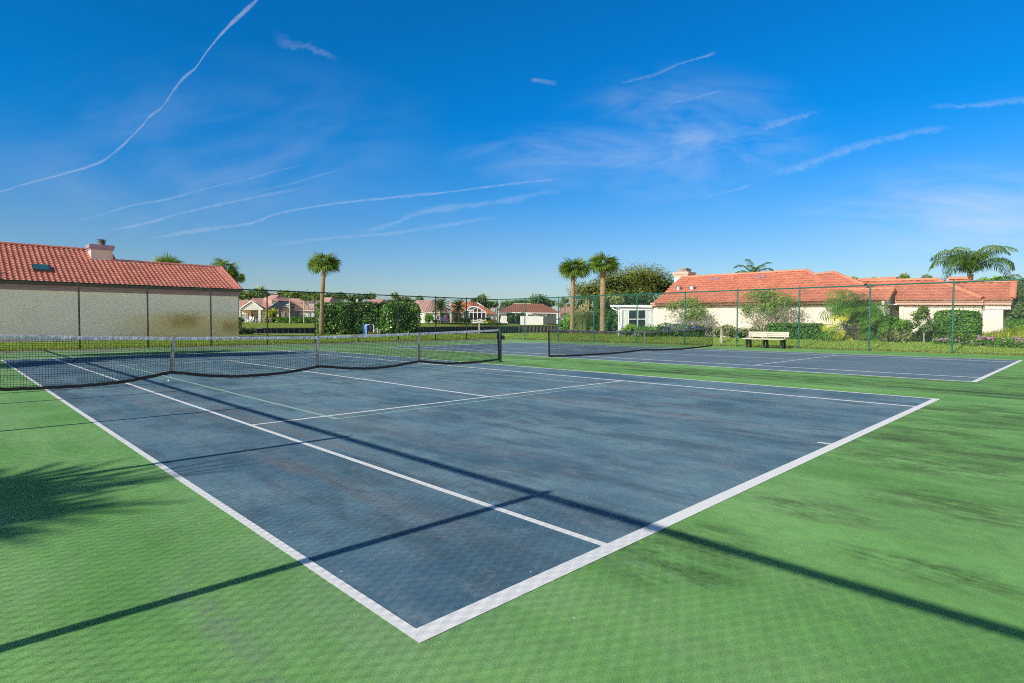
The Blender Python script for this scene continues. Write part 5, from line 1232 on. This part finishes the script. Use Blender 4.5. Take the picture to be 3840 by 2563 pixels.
R_ = np.random.default_rng(77)
P = [(XG+.05+R_.normal(0,.1), gx(z5, x, 0, 33.7)[1], gx(z5, x, y, 33.7)[2]) for x, y in zip(np.concatenate([R_.normal(400,70,46), R_.uniform(540,700,30)]), np.concatenate([R_.normal(925,22,46), R_.normal(925,30,30)]))]
flowers(t, P, .07, M['purple'])
bush('ground_cover', 'rough mixed ground cover along the middle of the cream wall', 'ground cover', [gblob(z5,860,1010,935,1075,34.2,.5), gblob(z5,980,1140,920,1075,34.4,.5), gblob(z5,1120,1290,940,1085,34.2,.5), gblob(z5,1260,1490,920,1085,34.6,.5)], 3800, .11, M['greyleaf'], seed=35, rnd=.5, gz=.8, tb=-.05)
bush('weeds', 'rusty flowering weeds behind the ground cover', 'weeds', [gblob(z5,960,1080,905,960,35,.3)], 300, .09, M['rust'], seed=36)
def oleander(label, base, tips, blobs, n, seed, bare):
    t = thing('tall_shrub', label, 'shrub', base); m = MB(); R = np.random.default_rng(seed)
    allt = list(tips); branchy(m, base, tips, .035, seed, 5)
    for tp in tips:                                  # fine twigs
        for k in range(9):
            f = R.uniform(.35, .95); a = V(base)+(V(tp)-V(base))*f; e = a+V((R.normal(0,.3), R.normal(0,.45), R.uniform(.1,.7))); m.tube([a, (a+e)/2+R.normal(0,.05,3), e], [.013,.009,.005], 4); allt.append(tuple(e))
    m.build('branches', M['branch'], t)
    c = MB(); q, ti = cloud(blobs, int(n*1.9), .14, .05, shell=(.3,1.1), per=9, seed=seed, clump=.13, rnd=.6); c.quads(q, ti)
    T = np.array(allt); pk = T[R.integers(0, len(T), bare)]+R.normal(0, .12, (bare,3)); c.quads(leaves(pk, R.normal(0,1,(bare,3)), .11, .035, .5, .2, R), np.clip(R.normal(.5,.2,bare), 0, 1))
    c.build('foliage', M['oleander'], t); return t
XO = 34.3
def tip(x, y, dx=0.): return gx(z5, x, y, XO+dx)
oleander('sparse pale branched shrub in front of the left part of the cream wall', (XO, gx(z5,550,900,XO)[1], .3), [tip(x,y,R_.normal(0,.3)) for x, y in ((330,720),(400,650),(480,610),(560,600),(640,620),(720,680),(770,760),(350,800),(690,800),(600,720),(450,760),(850,830),(800,780))],
    [gblob(z5,400,720,600,720,XO,.7), gblob(z5,310,450,640,780,XO,.5), gblob(z5,600,790,680,850,XO,.6), gblob(z5,480,700,720,900,XO,.6)], 1500, 41, 900)
oleander('larger sparse pale branched shrub behind the park bench', (XO-.2, gx(z5,1470,960,XO)[1], .3), [tip(x,y,R_.normal(0,.3)) for x, y in ((1190,770),(1220,680),(1240,570),(1330,520),(1430,490),(1540,500),(1620,560),(1700,640),(1810,610),(1740,760),(1280,790),(1650,720),(1500,640),(1390,640),(1560,750))],
    [gblob(z5,1230,1700,500,620,XO,.8), gblob(z5,1180,1330,660,830,XO,.5), gblob(z5,1600,1840,580,720,XO,.6), gblob(z5,1370,1640,600,800,XO,.7)], 2000, 42, 1300)
ghedge('long boxy clipped hedge behind the right half of the bench', z5, 1480, 2110, 895, 1092, 33.7, 1.0, 5200, .10, M['clip'], 43, bulge=.03)
ghedge('low clipped hedge between boxy hedge and split-leaf plant', zC, 470, 830, 1115, 1285, 33.6, .7, 2600, .09, M['clip'], 44, bulge=.03)
t = thing('wooden_stump', 'weathered broken wooden post standing in the grass beside the far net post', 'post', gx(z5, 957, 1105, 31.3)); b = V(t.location); b[2] = .1; tp = gx(z5, 957, 955, 31.3)[2]
m = MB(); m.tube([b, (b[0],b[1],tp*.55), (b[0]+.01,b[1]+.01,tp)], [.10,.085,.075], 9); m.bar(b+V((0,.09,0)), (b[0],b[1]+.05,tp*.6), .05, .05); m.ball((b[0],b[1],tp), (.075,.075,.05), 8, 5); m.build('trunk', M['wood_lit'], t)
# big split-leaf plant
t = thing('split_leaf_plant', 'huge split-leaf plant with yellow lower leaves beside the second fence post', 'shrub', gx(zC, 1180, 1290, 33.9)); b = V(t.location); b[2] = .25
R_ = np.random.default_rng(91); m = MB(); s = MB(); q = []; tt = []
spots = [(850,330),(1010,300),(1080,330),(1220,340),(760,560),(900,600),(1040,620),(1180,560),(1330,540),(1460,620),(1560,700),(700,700),(870,740),(1220,700),(1400,760),(1540,830),(650,960),(800,990),(960,900),(1280,860),(1450,930),(1600,950),(690,1040),(850,1080),(1060,1160),(1270,1010),(1420,1060),(1520,1180),(1680,1080),(1330,1120),(960,720),(1300,800),(1120,450),(960,450),(1330,650),(1500,560),(780,480),(1600,780),(1120,760),(1450,1240),(1000,1230)]
for i, (x, y) in enumerate(spots):
    c = V(gx(zC, x, y, 33.9+R_.normal(0,.35))); out = c-(b+V((0,0,1.2))); d = unit(out*V((.4,1,.25))+V((-.5,0,-.55))); side = unit(np.cross(d, V((-1,.1,.35)))); L = R_.uniform(.62,.9)
    yel = .95 if (x, y) in ((870,740),(1330,800),(800,990),(850,1080),(1060,1160),(650,960),(1680,1080),(1300,800),(960,720)) else R_.uniform(.2,.55)
    s.tube([b+V((R_.normal(0,.12),R_.normal(0,.2),.15)), (b+c)/2+V((.1,0,.3)), c], [.022,.017,.012], 5)
    for k in range(11):
        f = k/10-.15; o = c+d*L*f
        for sg in (-1, 1):
            l = L*.62*(math.sin(PI*min(1,(k+2.2)/13)))**.8; v = unit(side*sg+d*(.35+.3*f)+V((0,0,-.25))); e1 = o+v*l*.55; e2 = o+v*l+V((0,0,-.10*l)); w = d*.02
            q += [(o-w, o+w, e1+w*1.3, e1-w*1.3), (e1-w*1.3, e1+w*1.3, e2+w*.3, e2-w*.3)]; a = min(1,max(0,yel+R_.normal(0,.08))); tt += [a, a]
q2, t2 = cloud([gblob(zC,820,1420,420,1150,34.1,.35), gblob(zC,720,1000,560,900,34.1,.3), gblob(zC,1250,1660,560,1230,34.1,.35)], 1500, .34, .07, shell=(.2,1.), per=6, seed=92, droop=.6, clump=.16); q += list(q2); tt += list(np.clip(t2*.55, 0, 1))
m.quads(q, tt); m.build('foliage', M['philo'], t); s.tube([b-V((0,0,.2)), b+V((.1,.05,.5)), b+V((.1,.1,1.0))], [.12,.11,.09], 8); s.build('stem', M['branch_dk'], t)
bush('bush', 'rounded green shrub right of the split-leaf plant', 'bush', [gblob(zC,1650,2050,830,1120,35,.8), gblob(zC,1900,2240,880,1150,35,.8)], 3000, .12, M['clip'], seed=45, tb=.05)
bush('bush', 'low feathery grass shrub before the rounded green shrub', 'bush', [gblob(zC,1640,1950,1060,1330,33.8,.6), gblob(zC,1850,2260,1100,1340,33.7,.6)], 3200, .13, M['greyleaf'], seed=46, gz=.9, rnd=.45, tb=-.12)
bush('bush', 'airy reddish green nandina shrub against the wall', 'bush', [gblob(zD,80,470,690,920,35.2,.5), gblob(zD,220,440,600,760,35.2,.4)], 1500, .11, M['midleaf'], seed=47, core=0, shell=(.4,1.1), tb=.12)
t = thing('frangipani', 'small frangipani with thin bare trunk and rosettes of long leaves', 'shrub', gx(zD, 375, 1365, 33.5)); b = V(t.location); b[2] = .22
m = MB(); fk = V(gx(zD, 345, 1160, 33.5)); k1 = V(gx(zD, 410, 1040, 33.5)); m.tube([b, (b+fk)/2+V((0,.03,0)), fk, k1], [.035,.03,.03,.022], 6); tips = [V(gx(zD, *q_, 33.5+e)) for q_, e in (((430,920),0),((250,950),.2),((180,1010),-.1),((330,1040),-.25),((500,980),.1),((230,900),.3))]
for tp in tips: m.tube([k1 if tp[1] < fk[1] else fk, (k1+tp)/2, tp], [.02,.016,.012], 5)
m.build('trunk', M['branch'], t); m = MB(); R_ = np.random.default_rng(15)
for tp in tips:
    for k in range(15):
        a = k*2.4; el = R_.uniform(-.4,.9); d = V((math.cos(a)*math.cos(el), math.sin(a)*math.cos(el), math.sin(el))); L = R_.uniform(.28,.42); sd = unit(np.cross(d, V((0,0,1))))*.045; e1 = tp+d*L*.55; e2 = tp+d*L+V((0,0,-.08)); ty = .95 if R_.random() < .14 else R_.uniform(.25,.6)
        m.quads([(tp-sd*.3, tp+sd*.3, e1+sd, e1-sd), (e1-sd, e1+sd, e2+sd*.1, e2-sd*.1)], [ty, ty])
m.build('foliage', M['philo'], t)
ghedge('tall square clipped hedge block in front of the right wall', zD, 540, 1395, 690, 1330, 34.1, 1.1, 7800, .10, M['clip'], 48, bulge=.05, sprigs=14)
bush('bush', 'dark shrub shaded between frangipani and square hedge', 'bush', [gblob(zD,90,560,1060,1360,34.4,.5)], 1300, .11, M['darkleaf'], seed=49)
t = thing('fern', 'arching bright green fern before the square hedge', 'fern', gx(zD, 1150, 1330, 33.4)); m = MB(); c = V(gx(zD, 1150, 1300, 33.4))
for i in range(22): feather(m, c, i*2.4, R_.uniform(.5,1.2), R_.uniform(.7,1.05), 600+i, 1.9, 16, .32, .3, .65, .014)
m.build('fronds', M['bright'], t)
def flowerbed(label, blobs, n, spots, seed, lo=33.0):
    t = bush('flower_bed', label, 'flower bed', blobs, n, .085, M['clip'], seed=seed, core=.8, per=8, shell=(.85,1.05), tb=-.03)
    flowers(t, spots, .052, M['pink']); return t
def spots(x0, x1, y, sd, n, X): return [(X-.35+R_.normal(0,.08), gx(zD, x, y, X-.35)[1], gx(zD, x, yy, X-.35)[2]) for x, yy in zip(R_.uniform(x0,x1,n), R_.normal(y,sd,n))]
flowerbed('low pink flower bed under the square hedge', [gblob(zD,560,760,1240,1390,33.2,.5), gblob(zD,720,1000,1240,1400,33.2,.5), gblob(zD,950,1240,1270,1410,33.1,.4)], 2600, spots(580,860,1250,14,40,33.2)+spots(880,1240,1300,50,26,33.2), 50)
flowerbed('wide pink flower bed right of the last fence post', [gblob(zD,1220,1500,1260,1440,32.8,.5), gblob(zD,1420,1750,1220,1450,32.9,.6), gblob(zD,1680,2000,1250,1460,32.8,.6), gblob(zD,1930,2420,1240,1480,32.6,.6)], 5200, spots(1280,1420,1310,20,26,32.8)+spots(1420,1760,1225,25,56,32.8)+spots(1900,2100,1290,30,14,32.8)+spots(2130,2349,1290,45,70,32.6)+spots(1500,2300,1390,40,30,32.7), 51)
t = thing('ornamental_grass', 'clump of long arching grass blades before the house corner', 'ornamental grass', gx(zD, 2000, 1240, 34)); m = MB(); q = []; tt = []
for i in range(900):
    x = R_.uniform(1560, 2380); p = V((34+R_.normal(0,.25), gx(zD, x, 1250, 34)[1], .55)); a = R_.uniform(0,2*PI); l = R_.uniform(.35,.85)*(.55+.45*(x-1560)/800); d = V((math.cos(a), math.sin(a), 0)); s_ = V((-d[1], d[0], 0))*.008; k1 = p+d*.12*l+V((0,0,.6*l)); k2 = p+d*.42*l+V((0,0,.85*l)); v = min(1,max(0,R_.normal(.6,.2)))
    q += [(p-s_, p+s_, k1+s_, k1-s_), (k1-s_, k1+s_, k2+s_*.2, k2-s_*.2)]; tt += [v, v]
m.quads(q, tt); m.build('blades', M['yellowleaf'], t)
ghedge('bright green hedge at the right edge beside the house corner', zD, 2000, 2500, 860, 1300, 34.6, 1.2, 4200, .12, M['clip'], 52, bulge=.1)
bush('bush', 'tall dark shrubbery at the right edge behind the house corner', 'bush', [gblob(zD,2060,2500,560,860,38,1.2), gblob(zD,2170,2600,180,620,39,1.2)], 3600, .15, M['darkleaf'], seed=53)
t = House('far red roofed house glimpsed at the right edge', zD, 60, (2300, 420)); t.part('roof', M['tile_orange'], [[(2200,330,0),(2230,270,3),(2600,270,3),(2600,340,0)]]); t.part('wall', M['cream'], [R4(2200,332,2600,600,.5)], .3)
# queen palm behind the right house, feathery fronds at the right edge, tips over the ridge
p, H = zat(z6(1720,0)[0], z6(0,470)[1], 47, .3)
palm('feather', 'big feathery queen palm rising behind the right house', p, None, 2.3, mats=('trunk_dark', 'pinn'), seed=63, H=H, L=4.0, nf=26, tr=.17, el=(1.55,.75), bend=(2.4,3.2), lf=.40, hang=1.2, nl=54, wd=.022)
p, H = zat(z5(1330,0)[0], z5(0,330)[1], 62, .3)
palm('feather', 'slim queen palm tip showing over the long roof ridge', p, None, .8, mats=('trunk_dark', 'pinn'), seed=64, H=H, L=2.6, nf=13, tr=.12, el=(1.3,.2), bend=(1.6,2.4), lf=.36, hang=.7, nl=36, wd=.035)
p, H = zat(z6(2300,0)[0], z6(0,640)[1], 40, .3)
palm('feather', 'feathery palm cut off by the right picture edge', p, None, .3, mats=('trunk_dark', 'pinn'), seed=65, H=H, L=2.0, nf=16, tr=.12, el=(1.3,-.2), bend=(1.4,2.2), lf=.36, hang=.6, nl=36, wd=.03)
bush('bush', 'green treetops low behind the right house ridge', 'bush', [px_blob(z6,1820,2000,520,600,60), px_blob(z6,1960,2120,505,600,60), px_blob(z6,2080,2240,530,610,58)], 900, .25, M['bright'], seed=66)
# ------------------------------------------------------------------ pump set, sign, leaf litter and grass
t = thing('water_pump', 'blue pressure tank with white pipework in front of the tall hedge', 'water pump', on_z(*z2(2252,1402), .2)); b = V(t.location); b[2] = .18
K = 48.6/FPX*.0893; zF = frame(1320, 1180, .0893)
def pz(x, y, d=0.): return V(at(*zF(x, y), 48.6+d))
top = pz(605,385)[2]-b[2]; c = pz(605,700); c[2] = b[2]; r = 125*K
m = MB(); m.lathe(c, [(r*.9,0),(r*.94,.12),(r,.16),(r,top*.52),(r*1.02,top*.53),(r*1.02,top*.56),(r,top*.57),(r,top*.82),(r*.86,top*.93),(r*.5,top*.985),(r*.1,top)], 22); m.build('tank', M['blue_tank'], t, smooth=True)
m = MB(); d = -.36; m.tube([pz(595,880,d), pz(595,440,d), pz(730,430,d)], .036, 8); m.tube([pz(560,460,d), pz(640,460,d)], .05, 8); m.tube([pz(560,665,d), pz(600,665,d)], .03, 8); m.tube([pz(840,435,d), pz(910,440,d), pz(915,670,d), pz(900,770,d)], .028, 8); m.tube([pz(880,670,d), pz(965,660,d)], .04, 8); m.build('white_pipe', M['pvc'], t)
m = MB(); a, e = pz(790,690,-.25), pz(790,430,-.25); m.tube([a, e], 62*K, 14); m.tube([e, e+V((0,0,.05))], 70*K, 14); m.tube([e+V((0,0,.05)), e+V((0,0,.1))], .03, 8); m.build('motor', M['black'], t)
m = MB(); m.box(*(lambda p: (p[0]-.2, p[0]+.3, p[1]-.2, p[1]+.2, b[2], p[2]))(pz(760,700,-.1))); m.build('pump_stand', M['wood'], t)
t = thing('pipe_stub', 'grey concrete standpipe with pale post beside the blue tank', 'standpipe', tuple(pz(1130,850))); m = MB(); a = pz(1080,850); a[2] = .15; m.tube([a, pz(1065,560)], 32*K, 8); m.build('post', M['sign'], t)
m = MB(); a = pz(1170,850); a[2] = .15; m.tube([a, pz(1165,610)], 48*K, 10); m.tube([pz(1130,640,-.1), pz(1230,640,-.1)], .05, 8); m.build('standpipe', M['conc'], t)
bush('weeds', 'weedy tufts at the foot of the pump', 'weeds', [px_blob(zF,740,900,770,880,48.2,.3), px_blob(zF,880,1010,780,870,48.2,.3), px_blob(zF,1240,1440,770,850,49,.3), px_blob(zF,1060,1250,510,600,49.2,.2)], 600, .1, M['bright'], seed=68)
t = thing('sign_post', 'blank weathered cream sign board on a pale post beside the canal', 'sign', on_z(*zA(1150,940), .2)); D = np.dot(V(t.location)-V(EYE), V(AF))
m = MB(); f = lambda x, y, d=0.: V(at(*zA(x, y), D+d)); m.prism([f(1075,682), f(1226,682), f(1226,582), f(1205,578), f(1195,562), f(1135,560), f(1120,580), f(1078,584)], tuple(AFH*.04)); m.build('board', M['sign'], t)
m = MB(); a = f(1148,940); a[2] = .1; m.bar(a+AFH*.06, f(1148,690)+AFH*.06, .13, .09); m.build('post', M['sign'], t)
m = MB(); m.prism([f(1122,590,-.03), f(1168,590,-.03), f(1168,606,-.03), f(1122,606,-.03)], tuple(AFH*.02)); m.build('plaque', M['conc'], t)
# dry leaves and soil along the court edge, and grass blades over the nearer lawn strips
R_ = np.random.default_rng(8); P = []
for n, f in ((2600, lambda u: (30.12+abs(R_.normal(0,.22)), -1+u*32, 0)), (1700, lambda u: (-2+u*32, 31.2+abs(R_.normal(0,.2)), 0))):
    for i in range(n):
        x, y, _ = f(R_.random()); P.append((x, y, lawn_z(x, y)+.02+abs(R_.normal(0,.012))))
P = np.array(P); m = MB(); m.quads(leaves(P, np.tile(V((0,0,1.)), (len(P),1)), .085, .05, .6, 0, R_), np.clip(R_.normal(.4,.25,len(P)), 0, 1))
tag(m.build('leaf_litter', M['litter']), 'brown dry leaves scattered along the edge of the courts', 'leaf litter', kind='stuff')
def blades(n, f, hh):
    q = np.zeros((n, 3, 3)); t_ = np.clip(R_.normal(.5, .2, n), 0, 1)
    for i in range(n):
        x, y = f(); z = lawn_z(x, y); a = R_.uniform(0, PI); w = .012; h_ = hh*R_.uniform(.5, 1.4); q[i] = ((x-math.cos(a)*w, y-math.sin(a)*w, z-.01), (x+math.cos(a)*w, y+math.sin(a)*w, z-.01), (x+R_.normal(0,.03), y+R_.normal(0,.03), z+h_))
    return q, t_
m = MB()
for n, f, hh in ((34000, lambda: (30.3+R_.random()**1.3*3.6, -2+R_.random()*33), .075), (26000, lambda: (-4+R_.random()*36, 31.35+R_.random()**1.2*5.), .08), (3000, lambda: (30.15+R_.random()*.4, -2+R_.random()*33), .10)):
    q, t_ = blades(n, f, hh); m.quads(q, t_)
tag(m.build('grass', M['blade']), 'short lawn grass between the courts and the planting', 'grass', kind='stuff')
# trees outside the picture on the left, known only from their shadows on the courts
palm_shadow = palm('fan', 'sabal palm standing left of the near fence, its crown shading the green apron', (-13.35, 4.0, 0), None, 0, seed=71, H=6.1, cr=1.28, nf=70, low=-.8, tr=.16)
b = tree('shade_tree', 'leafy tree left of the courts, its shadow falling across the far baseline', (-9.5, 20.6, 0), [(-9.5,20.9,5.0,1.0,1.0,.8), (-8.6,20.2,4.3,.9,.9,.6), (-9.8,21.6,6.2,.8,.8,.7)], 2600, .25, M['midleaf'], .15, 72)
for i, (x, y, H, s) in enumerate(((-12., 23.2, 9.5, 1.), (-9.5, 25.6, 8.2, .9), (-8., 22.2, 8.4, .85))):
    palm_copy(palm_shadow, ('tallest sabal palm left of the courts beyond the net line', 'sabal palm left of the courts near the far corner', 'sabal palm left of the courts near the far baseline')[i], (x, y, 0), (s, s, H/6.1), i*1.3, None)
# ------------------------------------------------------------------ daylight
EL = math.radians(28.9); AZ = math.atan2(-1., .028)
sd = V((math.sin(AZ)*math.cos(EL), math.cos(AZ)*math.cos(EL), math.sin(EL)))
sun = bpy.data.lights.new('sun', 'SUN'); sun.energy = 5.0; sun.angle = math.radians(.36); sun.color = (1., .95, .86)
so = bpy.data.objects.new('sun', sun); C.objects.link(so)
from mathutils import Vector, Matrix
so.rotation_euler = Vector(tuple(-sd)).to_track_quat('-Z', 'Y').to_euler(); so.location = (-40, 0, 40)
w = bpy.data.worlds.new('World'); scene.world = w; w.use_nodes = True
nt = w.node_tree; nt.nodes.clear()
class WT(NT):
    def __init__(s): s.t = nt; s._tc = None
T = WT(); out = T.n('ShaderNodeOutputWorld'); bg = T.n('ShaderNodeBackground'); T.l(bg.outputs[0], out.inputs[0])
sky = T.n('ShaderNodeTexSky', sky_type='NISHITA'); sky.sun_disc = False; sky.sun_elevation = EL; sky.sun_rotation = AZ % (2*PI)
sky.air_density = 1.0; sky.dust_density = .6; sky.ozone_density = 2.2
bg.inputs['Strength'].default_value = .1
gen = T.n('ShaderNodeTexCoord').outputs['Generated']
def dotv(v):
    x = T.n('ShaderNodeVectorMath', operation='DOT_PRODUCT'); T.l(gen, x.inputs[0]); x.inputs[1].default_value = v; return x.outputs['Value']
fh = T.math('MAXIMUM', dotv((math.sin(YAW), math.cos(YAW), 0)), .02)
A = T.math('DIVIDE', dotv((math.cos(YAW), -math.sin(YAW), 0)), fh)
B = T.math('DIVIDE', T.xyz(gen)[2], fh)
def ab(px, py):
    d = ray(px, py); f = d[0]*math.sin(YAW)+d[1]*math.cos(YAW); return ((d[0]*math.cos(YAW)-d[1]*math.sin(YAW))/f, d[2]/f)
AL, AH, BL, BH = -1.1, 1.1, -.1, .75
An = T.ramp(A, AL, AH, 0, 1, False)
k = .8174
cm = T.n('ShaderNodeCombineXYZ'); T.l(A, cm.inputs[0]); T.l(B, cm.inputs[1]); UV = cm.outputs[0]
puff = T.noise(75., 5, .7, UV); puff2 = T.noise(14., 5, .62, UV); puff3 = T.noise(22., 4, .6, T.mapv((.45, 1.4, 1), (0, 0, -.3), (3, 2, 0), UV))
cov = None
def curve(pts):
    fc = T.n('ShaderNodeFloatCurve'); c = fc.mapping.curves[0]
    P = sorted(((x-AL)/(AH-AL), (y-BL)/(BH-BL)) for x, y in pts)
    c.points[0].location = P[0]; c.points[1].location = P[-1]
    for p in P[1:-1]: c.points.new(*p)
    for p in c.points: p.handle_type = 'AUTO_CLAMPED'
    fc.mapping.extend = 'HORIZONTAL'; fc.mapping.update(); T.l(An, fc.inputs['Value']); return T.ramp(fc.outputs[0], 0, 1, BL, BH, False)
def add(f):
    global cov
    cov = f if cov is None else T.math('MAXIMUM', cov, f)
def trail(pts, w0, w1, s0, s1, fade=.03, rag=.5, soft=.35):
    w0 *= .62; w1 *= .62; s0 *= .72; s1 *= .72; P = sorted(ab(*p) for p in pts); cb = curve(P); a0, a1 = P[0][0], P[-1][0]
    wd = T.ramp(A, a0, a1, w0, w1, False)
    jit = T.math('ADD', T.math('MULTIPLY', T.math('SUBTRACT', puff, .5), 1.5), T.math('MULTIPLY', T.math('SUBTRACT', puff2, .5), 1.5))
    off = T.math('ABSOLUTE', T.math('SUBTRACT', T.math('ADD', B, T.math('MULTIPLY', jit, max(w0, w1)*rag)), cb))
    wd = T.math('MULTIPLY', wd, T.ramp(puff3, .3, .7, .55, 1.5))
    f = T.ramp(off, wd, T.math('MULTIPLY', wd, soft*.6))
    st = T.ramp(A, a0, a1, s0, s1, False)
    e = T.math('MULTIPLY', T.ramp(A, a0-.001, a0+fade), T.ramp(A, a1+.001, a1-fade))
    add(T.math('MULTIPLY', T.math('MULTIPLY', f, T.math('MULTIPLY', st, e)), T.ramp(T.math('ADD', T.math('MULTIPLY', puff, .5), T.math('MULTIPLY', puff2, .5)), .36, .58, .3, 1.)))
SL = lambda *p: [(x*k, y*k) for x, y in p]
SR = lambda *p: [(1920+x*k, y*k) for x, y in p]
trail(SL((1225,-40),(1180,0),(1130,45),(1040,130),(950,235),(890,320),(850,350),(790,425),(735,500),(690,530),(650,580),(600,630),(520,705),(460,745),(300,795),(100,850),(0,882),(-200,925)), .0024, .0085, .36, .55, .002, .45)
trail(SL((260,1035),(450,990),(600,945),(740,920),(950,865),(1140,820),(1340,768),(1450,745)), .005, .005, .32, .3, .08)
trail(SL((430,1065),(600,1040),(850,975),(1050,930),(1280,885),(1360,870),(1470,835)), .005, .005, .36, .36, .08)
trail(SL((860,970),(1000,930),(1200,875),(1330,845),(1500,795),(1640,760)), .003, .004, .2, .22, .06)
trail(SL((650,1105),(900,1060),(1170,1020),(1260,985),(1500,940),(1750,912),(2000,888),(2349,845),(2640,812)), .007, .004, .36, .42, .06)
trail(SL((1600,1075),(1760,1040),(2000,960),(2250,930),(2500,885),(2650,845)), .014, .014, .3, .22, .08, .8, .1)
trail(SL((1200,1130),(1500,1095),(1800,1070),(2000,1040),(2349,985)), .007, .007, .25, .2, .08, .8)
trail(SR((480,388),(560,368),(660,342),(740,305),(850,270),(945,240)), .004, .006, .2, .36, .02, 1.2)
trail(SR((690,479),(830,452),(900,430),(990,408)), .005, .006, .36, .28, .02, .8)
trail(SR((1080,612),(1200,570),(1280,550),(1440,510)), .022, .010, .36, .3, .04, 1.1, .0)
trail(SR((1130,812),(1260,785),(1400,740),(1520,690),(1700,645),(1850,610),(2040,578)), .020, .009, .36, .28, .05, 1.0, .0)
trail(SR((860,910),(1000,880),(1110,843)), .006, .007, .2, .36, .02, .8, .1)
trail(SR((1900,492),(2050,490),(2349,462),(2500,450)), .010, .014, .26, .28, .03, .8, .0)
trail(SR((1560,1005),(1720,950),(1850,890),(2000,870),(2349,880)), .018, .030, .32, .3, .06, 1.0, .0)
trail(SR((1700,1070),(2000,990),(2349,930),(2500,910)), .016, .024, .2, .26, .06, 1.0, .0)
trail(SR((2150,810),(2349,797),(2500,785)), .012, .014, .22, .25, .05, .8, .0)
trail(SL((1240,160),(1330,200),(1420,215),(1560,270)), .022, .010, .10, .22, .03, 1.6, .0)
trail(SR((80,362),(140,372),(210,385)), .007, .007, .3, .2, .01, 1.5, .2)
def veil(px, py, rx, ry, s, sc, seed):
    a0, b0 = ab(px, py); dx = T.math('DIVIDE', T.math('SUBTRACT', A, a0), rx); dy = T.math('DIVIDE', T.math('SUBTRACT', B, b0), ry)
    r = T.math('SQRT', T.math('ADD', T.math('MULTIPLY', dx, dx), T.math('MULTIPLY', dy, dy)))
    n = T.noise(1., 5, .6, T.mapv(sc, (0, 0, -.35), (seed, seed*2., 0), UV), .6)
    add(T.math('MULTIPLY', T.math('MULTIPLY', T.ramp(r, 1., .1), T.ramp(n, .36, .72)), s))
veil(1920+800*k, 650*k, .28, .15, .42, (4., 11., 1), 3.); veil(1920+350*k, 720*k, .32, .07, .34, (4., 14., 1), 5.); veil(1920+2100*k, 960*k, .38, .11, .55, (3., 12., 1), 8.); veil(900*k, 700*k, .5, .2, .2, (3., 5., 1), 11.)
cov = T.math('ADD', cov, T.math('MULTIPLY', T.ramp(B, .12, -.01), T.ramp(T.noise(1., 4, .6, T.mapv((3., 26., 1), (0,0,-.05), (1,4,0), UV)), .35, .75, .05, .2)))
gm = T.n('ShaderNodeGamma'); T.l(sky.outputs[0], gm.inputs[0]); gm.inputs[1].default_value = 1.0
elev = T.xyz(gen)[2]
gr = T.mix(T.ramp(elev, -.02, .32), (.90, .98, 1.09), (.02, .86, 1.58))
gr = T.mix(T.ramp(elev, .47, .72), gr, (.01, .13, .27))            # zenith darkened to cut the fill light on the ground
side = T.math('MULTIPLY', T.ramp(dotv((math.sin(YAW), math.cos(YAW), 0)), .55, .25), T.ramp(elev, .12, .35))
gr = T.mix(T.math('MULTIPLY', side, .6), gr, (.01, .2, .4))         # sky off to the sides darkened to deepen the ground shadows
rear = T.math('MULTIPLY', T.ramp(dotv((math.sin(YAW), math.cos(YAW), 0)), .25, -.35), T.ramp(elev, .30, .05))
gr = T.mix(rear, gr, (7.2, 5.9, 5.1))                              # warm glow added low behind the viewer to light the shaded wall
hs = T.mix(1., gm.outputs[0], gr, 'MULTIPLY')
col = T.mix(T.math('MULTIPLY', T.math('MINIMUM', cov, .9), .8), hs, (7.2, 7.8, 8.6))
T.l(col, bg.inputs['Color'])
# ------------------------------------------------------------------ camera
cam = bpy.data.cameras.new('camera'); co = bpy.data.objects.new('camera', cam); C.objects.link(co); scene.camera = co
cam.sensor_fit = 'HORIZONTAL'; cam.sensor_width = 36.; cam.lens = FPX/W0*36.; cam.shift_x = -SHX/W0; cam.clip_start = .05; cam.clip_end = 9000
mt = Matrix(((AR[0], AU[0], -AF[0], EYE[0]), (AR[1], AU[1], -AF[1], EYE[1]), (AR[2], AU[2], -AF[2], EYE[2]), (0,0,0,1))); co.matrix_world = mt
scene.view_settings.view_transform = 'Standard'; scene.view_settings.look = 'None'; scene.view_settings.exposure = 0; scene.view_settings.gamma = 1
scene.render.engine = 'CYCLES'
scene.cycles.use_denoising = False; scene.cycles.filter_width = 1.05; scene.cycles.max_bounces = 6; scene.cycles.transparent_max_bounces = 12
